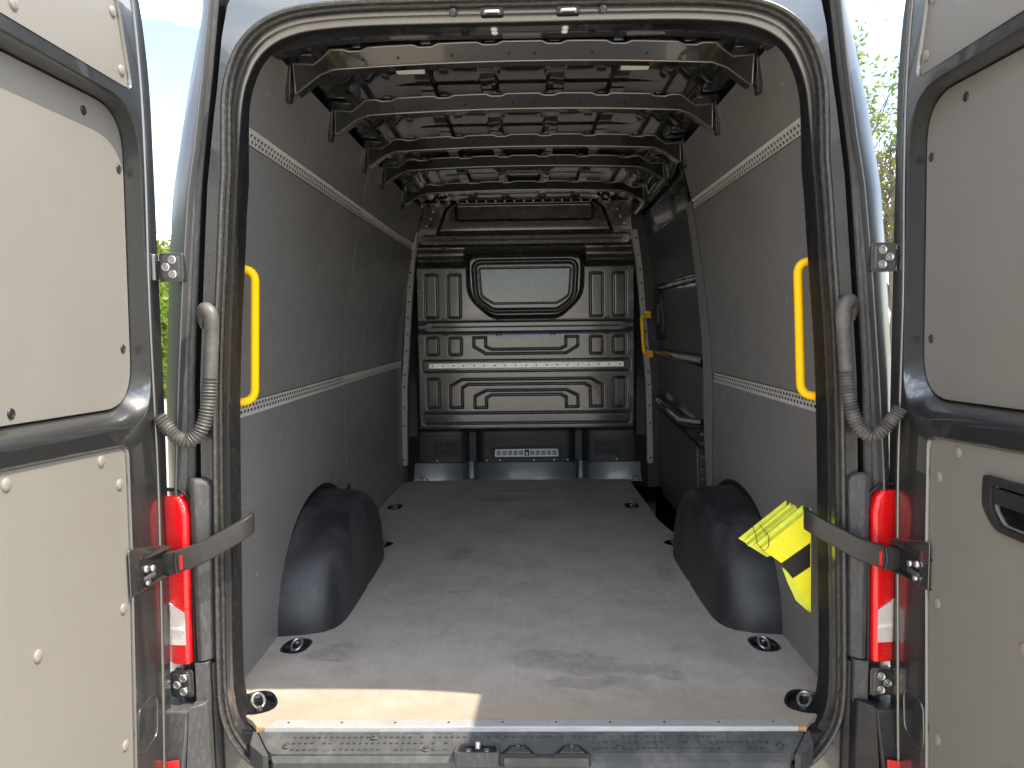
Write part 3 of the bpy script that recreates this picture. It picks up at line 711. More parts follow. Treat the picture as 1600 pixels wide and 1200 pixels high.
# ---- bulkhead (pressed steel)
def sdf_poly(X, Z, pts):
    d = np.full(X.shape, 1e9); inside = np.zeros(X.shape, bool); n = len(pts)
    for i in range(n):
        x0, z0 = pts[i]; x1, z1 = pts[(i+1) % n]
        ex, ez = x1-x0, z1-z0; wx, wz = X-x0, Z-z0
        t = np.clip((wx*ex+wz*ez)/(ex*ex+ez*ez+1e-12), 0, 1)
        d = np.minimum(d, (wx-ex*t)**2+(wz-ez*t)**2)
        c1 = (z0 <= Z) & (z1 > Z); c2 = (z0 > Z) & (z1 <= Z)
        cr_ = ex*wz-ez*wx
        inside ^= (c1 & (cr_ > 0)) | (c2 & (cr_ < 0))
    d = np.sqrt(d); return np.where(inside, -d, d)
def sst(a, b, v):
    t = np.clip((v-a)/(b-a), 0, 1); return t*t*(3-2*t)
nx, nz_ = 400, 420
gx = np.linspace(-.795, .795, nx); gz = np.linspace(.372, 2.06, nz_)
X, Z = np.meshgrid(gx, gz)
H = np.zeros_like(X)     # + is toward the load bay
def rect(x0, z0, x1, z1, r=.012): return rp([(x0, z0), (x1, z0), (x1, z1), (x0, z1)], r, 3)
def mir(p): return [(-x, z) for x, z in p]
def groove(poly, depth=.017, lift=.004, wdt=.0075):
    global H
    d = sdf_poly(X, Z, poly)
    H -= depth*np.exp(-((d+.001)/(wdt*.62))**2)
    H += lift*sst(.004, -.012, d)
shapes = [rect(-.720, 1.194, -.631, 1.503), rect(-.556, 1.193, -.467, 1.503), rect(-.717, .928, -.630, 1.053), rect(-.555, .927, -.465, 1.052), rect(-.717, .541, -.632, .753)]
for p in shapes: groove(p); 
for p in shapes: groove(mir(p))
groove([(-.555, .543), (-.465, .543), (-.463, .688), (-.424, .711), (.424, .711), (.463, .688), (.465, .543), (.555, .543), (.552, .704), (.468, .750), (-.468, .750), (-.552, .704)])
groove([(-.376, .541), (-.289, .541), (-.288, .614), (-.25, .633), (.25, .633), (.288, .614), (.289, .541), (.376, .541), (.374, .628), (.291, .668), (-.291, .668), (-.374, .628)])
groove([(-.377, 1.053), (-.288, 1.053), (-.288, .985), (-.247, .966), (.247, .966), (.288, .985), (.288, 1.053), (.377, 1.053), (.377, .984), (.29, .932), (-.29, .932), (-.377, .984)])
groove(rect(-.748, .426, .748, .504, .018))
groove(rect(-.747, .806, .747, .885, .018), .009, -.006)
# blanked window with its stepped rims
wo_ = rp([(-.407, 1.655), (.407, 1.655), (.402, 1.345), (.24, 1.199), (-.24, 1.199), (-.402, 1.345)], [.09, .09, .09, .05, .05, .09], 6)
wr_ = rp([(-.366, 1.590), (.366, 1.590), (.352, 1.325), (.235, 1.240), (-.235, 1.240), (-.352, 1.325)], [.06, .06, .06, .03, .03, .06], 6)
wp_ = rp([(-.328, 1.545), (.328, 1.545), (.314, 1.345), (.225, 1.292), (-.225, 1.292), (-.314, 1.345)], [.02, .02, .03, .01, .01, .03], 4)
d = sdf_poly(X, Z, wo_); H += .030*sst(.018, -.014, d)
d = sdf_poly(X, Z, wr_); H -= .030*np.exp(-((d)/.010)**2)
d = sdf_poly(X, Z, wp_); H -= .007*np.exp(-(d/.0035)**2)
# shelf step above the slots, recessed band behind the upper cross bar, header recess
H += -.035*sst(1.545, 1.60, Z)*sst(.405, .44, np.abs(X))*(1-sst(1.63, 1.70, Z))
H += -.02*sst(1.60, 1.68, Z)
tp_ = [(-.62, 1.80), (.62, 1.80), (.556, 1.965), (.50, 2.005), (-.50, 2.005), (-.556, 1.965)]
d = sdf_poly(X, Z, tp_); H += .022*sst(.012, -.012, d)
d = sdf_poly(X, Z, rp([(-.487, 1.883), (.487, 1.883), (.487, 2.0), (-.487, 2.0)], .03, 4)); H -= .03*sst(.010, -.012, d)
H -= .02*sst(2.012, 2.03, Z)
H -= .016*np.exp(-((Z-1.742)/.045)**2)
H -= .014*np.exp(-((Z-1.127)/.040)**2)
H += .0012*np.sin(Z*9+1)*np.cos(X*3)   # slight sheet waviness
edge = sst(.0, .02, .795-np.abs(X)); H -= .05*(1-edge)
H -= .03*(1-sst(.372, .392, Z))
vs = np.stack([X, 3.30-H, Z], -1).reshape(-1, 3)
ii = np.arange(nx*nz_).reshape(nz_, nx)
fs = np.stack([ii[:-1, :-1], ii[:-1, 1:], ii[1:, 1:], ii[1:, :-1]], -1).reshape(-1, 4)
me = bpy.data.meshes.new('bulkhead'); me.from_pydata(vs.tolist(), [], fs.tolist())
me.polygons.foreach_set('use_smooth', [True]*len(me.polygons)); me.update()
BH = link('bulkhead', me, M['bulk'], VAN)
tag(BH, 'pressed satin black bulkhead with embossed panels and blanked window')
MB().bx(-1.0, 1.0, 3.47, 3.5, -.05, 2.08).build('bulkhead_back', M['dark'], VAN)
for zc, xh in ((1.127, .722), (1.742, .742)):
    cb = MB(); lp_ = rp([(-xh, zc-.030), (xh, zc-.030), (xh, zc+.030), (-xh, zc+.030)], .028, 6)
    cb.prism(lp_, lambda a, b, d: (a, 3.30-d, b), -.01, .022)
    o = cb.build('cross_bar', M['bulk'], BH, 40, .007, 3)
    sl_ = MB(); sl_.prism(rp([(-xh+.05, zc-.006), (xh-.05, zc-.006), (xh-.05, zc+.006), (-xh+.05, zc+.006)], .005, 4), lambda a, b, d: (a, 3.30-d, b), .020, .0235); sl_.build('bar_groove', M['dark'], o)
    for x in (-.58, -.195, .195, .58):
        tk = MB()
        for dz in (-.052, .052):
            for dx in (-.012, .012): tk.bx(x+dx-.005, x+dx+.005, 3.286, 3.292, zc+dz-.012, zc+dz+.012)
        tk.each('bar_clip', M['dark'], o)
lb = MB().prism(rect(-.70, .832, .70, .866, .002), lambda a, b, d: (a, 3.30-d, b), -.004, .008)
lbo = lb.build('lashing_bar', M['bright'], BH, 30, .0012)
hm = MB().cyl((0, 0, 0), (0, -1, 0), .0055, .001, 10).mesh('bar_hole')
for k in range(19): link('bar_hole', hm, M['dark'], lbo, M=Matrix.Translation((-.675+k*.075, 3.2916, .849)))
rv = MB().dome((0, 0, 0), (0, -1, 0), .008, .004, 10).mesh('rivet')
for x, z in [(-.73+.0, 1.985)]+[(-.61+k*.0675*1.0, 2.018-.0) for k in range(19)]+[(-.65, 1.95), (-.67, 1.90), (-.70, 1.85), (.66, 1.95), (.68, 1.90), (.71, 1.85)]:
    link('rivet', rv, M['bolt'], BH, M=Matrix.Translation((x, 3.312, z)))
# top flange joining bulkhead and roof
tf = MB(); tf.prism([(-.76, 1.995), (-.75, 2.016), (-.66, 2.020), (-.64, 2.04), (0, 2.052), (.64, 2.04), (.66, 2.020), (.75, 2.016), (.76, 1.995), (.74, 2.075), (-.74, 2.075)], lambda a, b, d: (a, d, b), 3.20, 3.23)
tf.build('bulkhead_flange', M['roof'], BH, 30, .002)

# side posts of the bulkhead
pz = [(1.82, .79), (1.55, .826), (1.09, .864), (.70, .893), (.25, .905), (0.0, .908)]
for s in (-1, 1):
    ps = MB(); ps.loft([[Vector((s*(lerp(pz, z)+.004), 3.275, z)), Vector((s*(lerp(pz, z)-.030), 3.262, z)), Vector((s*(lerp(pz, z)-.036), 3.268, z)), Vector((s*(lerp(pz, z)-.036), 3.33, z))] for z in np.linspace(.13, 1.80, 24)], False)
    p_o = ps.build('post_strip', M['steel'], BH, 40)
    for z in (.17, .42, .55, .70, .79, .96, 1.08, 1.20, 1.31, 1.42, 1.52, 1.62, 1.74):
        link('rivet', hm, M['dotdark'], p_o, M=Matrix.Translation((s*(lerp(pz, z)-.014), 3.2675, z)) @ Matrix.Scale(1.3, 4))
    pb = MB(); pb.loft([[Vector((s*(lerp(pz, z)-.034), 3.31, z)), Vector((s*(.80), 3.34, z)), Vector((s*.78, 3.40, z))] for z in np.linspace(.33, 1.25, 8)], False); pb.build('post_cover', M['plast'], BH, 40)
    pg = MB(); pg.loft([[Vector((s*1.0, 3.29, z)), Vector((s*(lerp(pz, z)-.03), 3.30, z)), Vector((s*.76, 3.42, z))] for z in np.linspace(-.05, 2.06, 12)], False); pg.build('post_back', M['dark'], BH)

# kick panel, vents, sill upstand
kk = [(-.86, 3.40), (-.80, 3.385), (-.76, 3.38), (-.50, 3.38), (-.455, 3.40), (-.43, 3.44), (-.38, 3.44), (-.345, 3.385), (-.31, 3.38), (.29, 3.38), (.325, 3.385), (.36, 3.44), (.41, 3.44), (.44, 3.40), (.475, 3.38), (.74, 3.38), (.79, 3.385), (.86, 3.40)]
kp = MB(); kp.loft([[Vector((x, y+dy, z)) for x, y in kk] for z, dy in ((.12, 0), (.335, 0), (.36, .0), (.42, .06))], False)
KP = kp.build('kick_panel', M['plast'], VAN, 50)
ws = MB(); ws.prism(rp([(-.238, .170), (.232, .170), (.228, .226), (-.234, .226)], .01, 3), lambda a, b, d: (a, d, b), 3.360, 3.374)
wso = ws.build('vent_strip', M['white'], KP, 30, .002)
MB().bx(-.262, .268, 3.372, 3.379, .160, .243).build('vent_recess', M['dark'], KP)
cm = MB().prism(rp([(-.0165, -.017), (.0165, -.017), (.0165, .017), (-.0165, .017)], .005, 3), lambda a, b, d: (a, d, b), -.002, .0).mesh('vent_cell')
for k in range(11):
    if k != 5: link('vent_cell', cm, M['cell'], wso, M=Matrix.Translation((-.207+k*.041, 3.3595, .199)))
MB().prism(rect(-.018, .177, .016, .222, .004), lambda a, b, d: (a, d, b), 3.356, 3.361).build('vent_cell', M['dark'], wso)
MB().prism(rect(-.006, .18, .004, .206, .003), lambda a, b, d: (a, d, b), 3.354, 3.3565).build('vent_tab', M['white'], wso)
for x0 in (-.692, .50):
    holes_ = []
    for i in range(5):
        for j in range(2): holes_.append([(x0+.004+i*.038, .182+j*.056), (x0+.032+i*.038, .182+j*.056), (x0+.032+i*.038, .226+j*.056), (x0+.004+i*.038, .226+j*.056)])
    gr = MB().prism([(x0-.012, .168), (x0+.20, .168), (x0+.20, .302), (x0-.012, .302)], lambda a, b, d: (a, d, b), 3.3735, 3.3785, holes_).build('vent_grille', M['plast'], KP, 30, .001)
    MB().bx(x0-.005, x0+.192, 3.3775, 3.3790, .175, .296).build('vent_dark', M['dark'], gr)
upst = [(-.90, 3.345), (-.845, 3.345), (-.48, 3.35), (-.455, 3.37), (-.43, 3.42), (-.40, 3.42), (-.375, 3.37), (-.35, 3.358), (.33, 3.358), (.36, 3.37), (.385, 3.42), (.41, 3.42), (.44, 3.37), (.465, 3.35), (.83, 3.345), (.90, 3.345)]
MB().loft([[Vector((x, y+dy, z)) for x, y in upst] for z, dy in ((-.014, -.012), (.010, -.002), (.02, 0), (.128, .004), (.135, .05))], False).build('sill_upstand', M['teal'], VAN, 40)
sc_ = MB()
for x in (-.665, -.30, -.20, .05, .20, .30, .66): sc_.dome((x, 3.376, .142), (0, -1, 0), .008, .005, 10)
sc_.each('kick_screw', M['bolt'], KP, 60)
lk2 = MB()
for x in (-.76, .79): lk2.tube(arc_path([(x-.02, 3.335, .0), (x-.01, 3.325, .03), (x+.02, 3.325, .02), (x+.03, 3.335, .0)], .01, 3), .005, 6)
lk2.each('cable_clip', M['bolt'], VAN, 60)

# ---- hinges, tail lights, hoses, trims, bumper corners, check straps
for s in (-1, 1):
    side = 'left' if s < 0 else 'right'
    # tail light
    tl = []
    for z in [.205, .215, .24, .34, .45, .55, .62, .655, .668, .676]:
        sh = max(0, (z-.63)/.046)**2*.03
        xi = .935-.012*(z-.2)/.47+sh
        tl.append([Vector((s*xi, -.045, z)), Vector((s*(xi+.003), -.072+sh*.3, z)), Vector((s*(xi+.012), -.079+sh*.4, z)), Vector((s*.985, -.074+sh*.3, z)), Vector((s*1.020, -.045, z)), Vector((s*1.036, .02, z)), Vector((s*1.036, .10, z))])
    mb = MB(); mb.loft(tl, False); mb.f.append(tuple(range(7))); mb.f.append(tuple(len(mb.v)-7+i for i in range(7)))
    TL = mb.build('tail_light', M['red'], VAN, 40, .003)
    tag(TL, f'red {side} tail light with clear lower lens behind the open door')
    cl = MB(); cl.prism([(.946, .262), (.986, .262), (.986, .378), (.9455, .352)], lambda a, b, d: (s*a, -.0790-d+max(0, (a-.947))*.11, b), -.003, .0025)
    cl.prism([(.986, .262), (1.016, .262), (1.016, .392), (.986, .378)], lambda a, b, d: (s*a, -.0747-d+max(0, (a-.986))*.75, b), -.003, .0025)
    clo = cl.build('clear_lens', M['clear'], TL, 30)
    MB().prism([(.9465, .302), (.986, .306), (.986, .316), (.9465, .312)], lambda a, b, d: (s*a, -.0790-d+max(0, (a-.947))*.11, b), .0026, .0040).build('lens_stripe', M['white'], clo)
    fr = MB(); fr.tube([(s*.930, -.060, .20), (s*.925, -.062, .45), (s*.918, -.062, .62), (s*.924, -.060, .668), (s*.95, -.058, .690), (s*1.01, -.05, .694)], .0055, 6); fr.build('lamp_gasket', M['dark'], TL, 60)
    # plastic pillar trim beside lamp
    pt = MB(); pt.loft([[Vector((s*(lerp(XS, z)+.040+c_), -.040, z)), Vector((s*(lerp(XS, z)+.043+c_), -.054, z)), Vector((s*.906, -.072+c_*.3, z)), Vector((s*.921, -.068+c_*.3, z)), Vector((s*.927, -.04, z))] for z, c_ in ((.212, 0), (.4, 0), (.6, 0), (.70, 0), (.712, .008), (.722, .03))], False)
    pt.f.append(tuple(len(pt.v)-5+i for i in range(5)))
    pt.build('pillar_trim', M['plast_dusty'], VAN, 35, .003)
    pt2 = MB(); pt2.loft([[Vector((s*.890, -.045, z)), Vector((s*.893, -.066, z)), Vector((s*(.925), -.078, z)), Vector((s*.930, -.05, z))] for z in (.085, .10, .155, .20, .206)], False); pt2.f.append(tuple(len(pt2.v)-4+i for i in range(4))); pt2.build('pillar_trim', M['plast_dusty'], VAN, 35, .002)
    # hinges
    for (zc, xc, nm) in ((1.296, .941, 'upper'), (.148, .966, 'lower')):
        hp = MB(); lp_ = rp([(xc-.034, zc-.038), (xc+.030, zc-.038), (xc+.030, zc+.038), (xc-.034, zc+.038)], .010, 4)
        hp.prism(lp_, lambda a, b, d: (s*a, d, b), -.074, -.052)
        HG = hp.build('door_hinge', M['paint_in'], VAN, 40, .004)
        hp2 = MB().prism(rp([(xc-.024, zc-.030), (xc+.026, zc-.030), (xc+.026, zc+.030), (xc-.024, zc+.030)], .008, 4), lambda a, b, d: (s*a, d, b), -.079, -.0735); hp2.build('hinge_plate', M['paint_in'], HG, 40, .002)
        for dx, dz in ((-.008, .019), (.010, .0), (-.008, -.019)):
            b_ = MB(); c0 = Vector((s*(xc+dx), -.079, zc+dz)); b_.ring(c0+Vector((0, -.003, 0)), (0, 1, 0), .0085, .003, 16, 6); b_.cyl(c0, (0, -1, 0), .0075, .003, 14); b_.cyl(c0+Vector((0, -.003, 0)), (0, -1, 0), .004, .002, 6); b_.build('bolt', M['bolt'], HG, 50)
        kn = MB(); kn.cyl((s*(xc+.052), -.066, zc-.035), (0, 0, 1), .016, .07, 14); kn.box((s*(xc+.036), -.066, zc), (.03, .018, .04)); kn.build('hinge_knuckle', M['paint'], HG, 40, .002)
    # cable hose
    path = catmull([(.868, -.04, 1.150), (.862, -.06, 1.178), (.846, -.082, 1.183), (.832, -.09, 1.165), (.831, -.09, 1.12), (.836, -.09, 1.06), (.842, -.092, .99), (.849, -.098, .92), (.866, -.105, .862), (.893, -.112, .835), (.922, -.118, .845), (.948, -.122, .875), (.968, -.125, .905)], 14)
    path = [Vector((s*p.x, p.y, p.z)) for p in path]
    acc = 0; rad = []
    for i, p in enumerate(path):
        if i: acc += (p-path[i-1]).length
        if p.z > 1.005 and i < 100: rad.append(.0175 if p.z < 1.14 else .0185)
        else: rad.append(None)
    # corrugated section: resample finely
    k0 = next(i for i, r_ in enumerate(rad) if r_ is None)
    smooth = path[:k0+1]
    rest = path[k0:]; L = [0]
    for i in range(1, len(rest)): L.append(L[-1]+(rest[i]-rest[i-1]).length)
    tot = L[-1]; cor = []; rc_ = []; step = .0021; q = 0
    xs_i = [p.x for p in rest]; ys_i = [p.y for p in rest]; zs_i = [p.z for p in rest]
    while q <= tot:
        cor.append(Vector((np.interp(q, L, xs_i), np.interp(q, L, ys_i), np.interp(q, L, zs_i)))); rc_.append(.0178+.0024*math.cos(2*math.pi*q/.0088)); q += step
    hz = MB(); hz.tube(cor, rc_, 12); HZ = hz.build('cable_hose', M['hose'], VAN, 80)
    el = MB(); el.tube(smooth, [.0195 if p.z > 1.13 else .0185 for p in smooth], 14); el.build('hose_elbow', M['hose'], HZ, 80)
    cf = MB(); cf.tube([Vector((s*.872, -.055, 1.135)), Vector((s*.868, -.068, 1.17)), Vector((s*.852, -.086, 1.196)), Vector((s*.836, -.095, 1.19))], .006, 6); cf.build('hose_collar', M['hose'], HZ, 70)
    # bumper corner
    bc = MB(); bc.prism([(.930, .090), (1.055, .090), (1.055, -.42), (.965, -.42), (.944, -.10)], lambda a, b, d: (s*a, d+(.03 if b > .05 and d < -.1 else 0), b), -.145, .06)
    BC = bc.build('bumper_corner', M['plast_dusty'] if s < 0 else M['plast'], VAN, 30, .006)
    bw_ = MB(); bw_.prism([(.893, .10), (.929, .10), (.940, -.10), (.960, -.42), (.885, -.42)], lambda a, b, d: (s*a, d-(a-.893)*.9*(1 if d < -.05 else 0), b), -.085, -.03); bw_.build('bumper_side', M['plast_dusty'] if s < 0 else M['plast'], BC, 30, .004)
    rf = MB(); rf.prism([(.952, -.105), (1.045, -.112), (1.045, -.045), (.948, -.030)], lambda a, b, d: (s*a, -.1445-d, b), -.002, .004); rf.build('reflector', M['redref'], BC, 30, .001)
    # strip between seal and bumper corner
    jt = MB(); jt.loft([[Vector((s*(.872), -.045, z)), Vector((s*.876, -.050, z)), Vector((s*.885, -.058, z)), Vector((s*.900, -.05, z))] for z in (-.35, -.2, .05, .2)], False); jt.build('lower_trim', M['plast'], VAN, 40)
    for z in (.195, .10): MB().cyl((s*.866, -.050, z), (0, -1, 0), .012, .003, 14).build('trim_bolt', M['dotdark'], VAN, 40)
    # check strap
    sp = catmull([(.985, -.118, .508), (.955, -.122, .508), (.915, -.118, .518), (.875, -.108, .532), (.835, -.092, .552), (.80, -.072, .570), (.779, -.055, .582), (.770, -.032, .588), (.775, -.005, .590)], 6)
    hs_ = np.linspace(.032, .028, len(sp)); rg = []
    for i, p in enumerate(sp):
        t = (sp[min(i+1, len(sp)-1)]-sp[max(i-1, 0)]).normalized(); nn = Vector((-t.y, t.x, 0)).normalized()
        if nn.y > 0: nn = -nn
        h_ = hs_[i]; q = []
        for (u, v) in ((-.006, -1), (.004, -1), (.008, -.9), (.010, 0), (.008, .9), (.004, 1), (-.006, 1)):
            pp = p+nn*u+Vector((0, 0, h_*v)); q.append(Vector((s*pp.x, pp.y, pp.z)))
        rg.append(q)
    mb = MB(); mb.loft(rg, True, False, True)
    CS = mb.build('check_strap', M['strap'], VAN, 50, .001)
    slot = MB(); slot.prism(rect(.921, .492, .927, .531, .002), lambda a, b, d: (s*a, d, b), -.1325, -.126); slot.build('strap_slot', M['red'], CS)
    sr = MB(); sr.tube([(s*.936, -.133, .482), (s*.939, -.134, .51), (s*.936, -.133, .540)], .004, 6); sr.build('strap_bead', M['strap'], CS, 60)
    kn = MB(); kn.cyl((s*.985, -.118, .470), (0, 0, 1), .013, .078, 16); kn.build('strap_pin', M['plast_dusty'], CS, 40, .002)
    for zz in (.472, .545):
        MB().prism(rp([(.955, -.10), (1.005, -.10), (1.0, -.26), (.985, -.27), (.962, -.135)], .012, 4), lambda a, b, d: (s*a, b, d), zz, zz+.004).build('strap_bracket', M['strap'], CS, 30, .001)
    # bolts on bracket
    for u, z in ((.215, .522), (.183, .513), (.21, .487)): MB().dome((s*.974, -u, z), (-s, 0, 0), .010, .008, 12).build('bolt', M['bolt'], CS, 60)
    MB().box((s*.971, -.205, .498), (.010, .05, .012)).build('strap_lever', M['plast_dusty'], CS, 30, .003)

# ---- rear doors (both swung out to 90 degrees)
rivm = {}
for s in (-1, 1):
    y0 = 0.0 if s < 0 else 0.022
    side = 'left' if s < 0 else 'right'
    def F3(u, z, d): return Vector((s*(.98-d), y0-u, z))
    O = [(.150, -.34), (.108, -.07), (.080, .28), (.063, .52), (.049, .84), (.045, 1.2), (.043, 1.53), (.045, 1.78), (.078, 1.98), (.13, 2.035), (.28, 2.055), (.82, 2.06), (.86, 2.03), (.86, -.34)]
    Fp = [(.200, -.29), (.168, -.05), (.146, .28), (.133, .50), (.122, .76), (.122, 1.2), (.110, 1.50), (.110, 1.74), (.134, 1.955), (.175, 2.0), (.30, 2.02), (.80, 2.028), (.825, 2.01), (.825, -.29)]
    Oc = catmull([O[0]]+O[1:8]+O[8:10], 5); Fc = catmull([Fp[0]]+Fp[1:8]+Fp[8:10], 5)
    Oc = [tuple(p) for p in Oc]+O[10:]; Fc = [tuple(p) for p in Fc]+Fp[10:]
    up_h = rp([(.148, 1.728), (.79, 1.728), (.79, 2.005), (.30, 1.995), (.205, 1.965)], [.03, .03, .04, .05, .05], 5)
    wf = rp([(.120, 1.700), (.765, 1.700), (.765, .905), (.133, .886)], [.14, .10, .10, .12], 9)
    wpn = rp([(.112, 1.692), (.752, 1.684), (.752, .945), (.135, .930)], [.12, .09, .09, .12], 9)
    lo_h = rp([(.256, .853), (.79, .880), (.79, -.25), (.312, -.25), (.262, .60)], [.03, .04, .04, .03, .05], 5)
    slab = MB(); slab.prism(Oc, F3, -.105, -.066)
    D = slab.build('rear_door', M['paint'], VAN, 40, .006)
    tag(D, f'open {side} rear door with grey lining panels, ' + ('lit by the sun' if s < 0 else 'in shade with black handle recess'))
    fm = MB(); fm.prism(Fc, F3, -.006, 0.0, [wf, up_h, lo_h])
    fm.build('door_frame', M['paint'], D, 40, .003)
    rim = MB(); rim.loft([[F3(u, z, -.068) for u, z in Oc], [F3(u, z, -.0145) for u, z in Oc], [F3(u, z, -.009) for u, z in Oc],
                          [F3(a[0]*.12+b[0]*.88, a[1]*.12+b[1]*.88, -.012) for a, b in zip(Fc, Oc)], [F3(a[0]*.75+b[0]*.25, a[1]*.75+b[1]*.25, -.014) for a, b in zip(Fc, Oc)], [F3(u, z, -.005) for u, z in Fc]], True)
    rim.build('door_rim', M['paint'], D, 40)
    bd = MB(); bd.tube([F3(u-.006, z, -.002) for u, z in Fc[:46]], .007, 8); bd.build('rim_bead', M['paint_in'], D, 60)
    # recess walls
    def blend(A, B, t): return [(a[0]*(1-t)+b[0]*t, a[1]*(1-t)+b[1]*t) for a, b in zip(A, B)]
    wl = MB(); wl.loft([[F3(u, z, -.001) for u, z in wf], [F3(u, z, -.006) for u, z in blend(wf, wpn, .25)], [F3(u, z, -.020) for u, z in blend(wf, wpn, .6)], [F3(u, z, -.060) for u, z in wpn]], True)
    wl.build('window_recess', M['paint'], D, 60)
    def inset(p, k):
        c = Vector((sum(q[0] for q in p)/len(p), sum(q[1] for q in p)/len(p)))
        return [(c.x+(q[0]-c.x)*(1-k/abs(.3)), c.y+(q[1]-c.y)*(1-k/.4)) for q in p]
    wpl = MB().prism(inset(wpn, .0025), F3, -.062, -.050).build('window_lining', M['panel'], D, 30, .003)
    for hl_, nm in ((up_h, 'upper_lining'), (lo_h, 'lower_lining')):
        rw = MB(); rw.loft([[F3(u, z, .0) for u, z in hl_], [F3(u, z, .002) for u, z in inset(hl_, .002)], [F3(u, z, -.002) for u, z in inset(hl_, .005)], [F3(u, z, -.013) for u, z in inset(hl_, .006)]], True); rw.build('lining_edge', M['paint_in'], D, 50)
        hh = []
        if nm == 'lower_lining' and s > 0:
            hh = [rp([(.52, .782), (.70, .786), (.70, .706), (.548, .706), (.52, .732)], .01, 3)]
        MB().prism(inset(hl_, .006), F3, -.013, -.006, hh).build(nm, M['panel'], D, 30, .0015)
    key = s
    rivd = MB(); rivd.dome((0, 0, 0), (-s, 0, 0), .0135, .006, 18, 4); rivd.cyl(Vector((-s*.006, 0, 0)), (-s, 0, 0), .0018, .0006, 8)
    rmesh = rivd.mesh('rivet', 70)
    riv = [(.574, 1.766), (.214, 1.897), (.187, 1.768), (.366, .828), (.294, .758), (.68, .841), (.307, .454), (.622, .479), (.45, 1.93), (.60, .20), (.33, .12)]
    if s > 0: riv = [(.574, 1.768), (.214, 1.897), (.187, 1.772), (.376, .828), (.301, .756), (.311, .450), (.622, .474), (.60, .20), (.33, .12)]
    for u, z in riv: link('rivet', rmesh, M['rivet'], D, M=Matrix.Translation(F3(u, z, -.006)))
    sd_ = MB(); sd_.ring((0, 0, 0), (1, 0, 0), .0085, .003, 18, 6); sd_.dome((0, 0, 0), (-s, 0, 0), .0085, .002, 14); smesh = sd_.mesh('screw', 60)
    for u, z in ((.283, 1.646), (.142, 1.54), (.167, 1.083), (.592, .966)): link('screw', smesh, M['dotdark'], D, M=Matrix.Translation(F3(u, z, -.050)))
    em = MB(); em.tube([F3(u, z, .0) for u, z in rp([(.276, .175), (.285, .08), (.268, .055), (.19, .07), (.18, .16), (.20, .185)], .02, 4)], .003, 6, True); em.build('frame_emboss', M['paint'], D, 60)
    # check strap pocket
    MB().prism(rp([(.10, .552), (.285, .592), (.285, .47), (.10, .465)], .008, 3), F3, .0, .003).build('strap_plate', M['paint_in'], D, 30, .002)
    MB().prism([(.115, .543), (.24, .553), (.24, .478), (.115, .475)], F3, .003, .0045).build('strap_pocket', M['dark'], D)
    if s > 0:
        ho = MB().prism(rp([(.484, .800), (.72, .806), (.72, .690), (.530, .690), (.484, .730)], [.012, .01, .01, .02, .02], 4), F3, -.008, .004, [rp([(.514, .784), (.70, .788), (.70, .704), (.545, .704), (.514, .734)], .010, 4)])
        HO = ho.build('door_handle', M['plast'], D, 30, .003)
        hin = rp([(.514, .784), (.70, .788), (.70, .704), (.545, .704), (.514, .734)], .010, 4); hou = [(.505, .795), (.71, .797), (.71, .695), (.54, .695), (.505, .728)]
        MB().prism(hou, F3, -.052, -.0065, [hin]).build('handle_cup', M['plast'], HO)
        tag(HO, 'black recessed inner door handle')
        MB().prism([(.51, .79), (.705, .79), (.705, .70), (.51, .70)], F3, -.060, -.045).build('handle_cavity', M['dark'], HO)
        MB().prism(rp([(.518, .778), (.70, .782), (.70, .748), (.518, .744)], .006, 3), F3, -.03, .0).build('handle_grip', M['plast'], HO, 30, .004)

# ------------------------------------------------------------------ folded warning board
WB = empty('folded_warning_board', (.80, .16, .26), 'lime yellow folded warning board with a black band, wedged behind the right door strap', 'warning board')
poly = [(.700, .452), (.846, .572), (.852, .252), (.797, .360), (.761, .407)]
band = [(.7618, .4065), (.8480, .470), (.8494, .396), (.7978, .3605)]
for k in range(5):
    y = .150+k*.024; dz = .004*math.sin(k*2.1); dx = -.010*k+.003*math.cos(k*1.7)
    pl = [(a+dx, b+dz) for i, (a, b) in enumerate(poly if k == 0 else [(.700, .452), (.846, .572), (.847, .44), (.757, .415)])]
    tilt = .010 if k in (1, 3) else -.004
    leaf = MB(); leaf.prism(pl, lambda a, b, d: (a, y+d+(b-.40)*tilt*3, b), 0, .0075 if k else .004)
    leaf.build('board_leaf', M['lime'] if k == 0 else M['lime_edge'], WB, 20, .001)
    if k in (0, 2):
        fold = MB(); fold.prism([(pl[0][0], pl[0][1]), (pl[1][0], pl[1][1]), (pl[1][0]-.004, pl[1][1]-.008), (pl[0][0]+.004, pl[0][1]-.006)], lambda a, b, d: (a, y+d, b), .004, .030); fold.build('board_fold', M['lime_edge'], WB, 20, .001)
MB().prism(band, lambda a, b, d: (a, .1500-d+(b-.40)*-.012, b), .0, .0008).build('black_band', M['blackband'], WB)
fl_ = MB(); fl_.prism([(.768, .392), (.812, .362), (.852, .253), (.812, .288), (.786, .345)], lambda a, b, d: (a, .1575+d, b), 0, .004); fl_.build('board_flap', M['lime_edge'], WB, 20)
wr = MB(); wr.tube([(.705, .26, .50), (.700, .20, .485), (.695, .165, .462), (.71, .145, .447), (.722, .142, .462), (.728, .16, .487), (.720, .22, .505)], .0012, 5); wr.build('tie_wire', M['dotdark'], WB, 60)

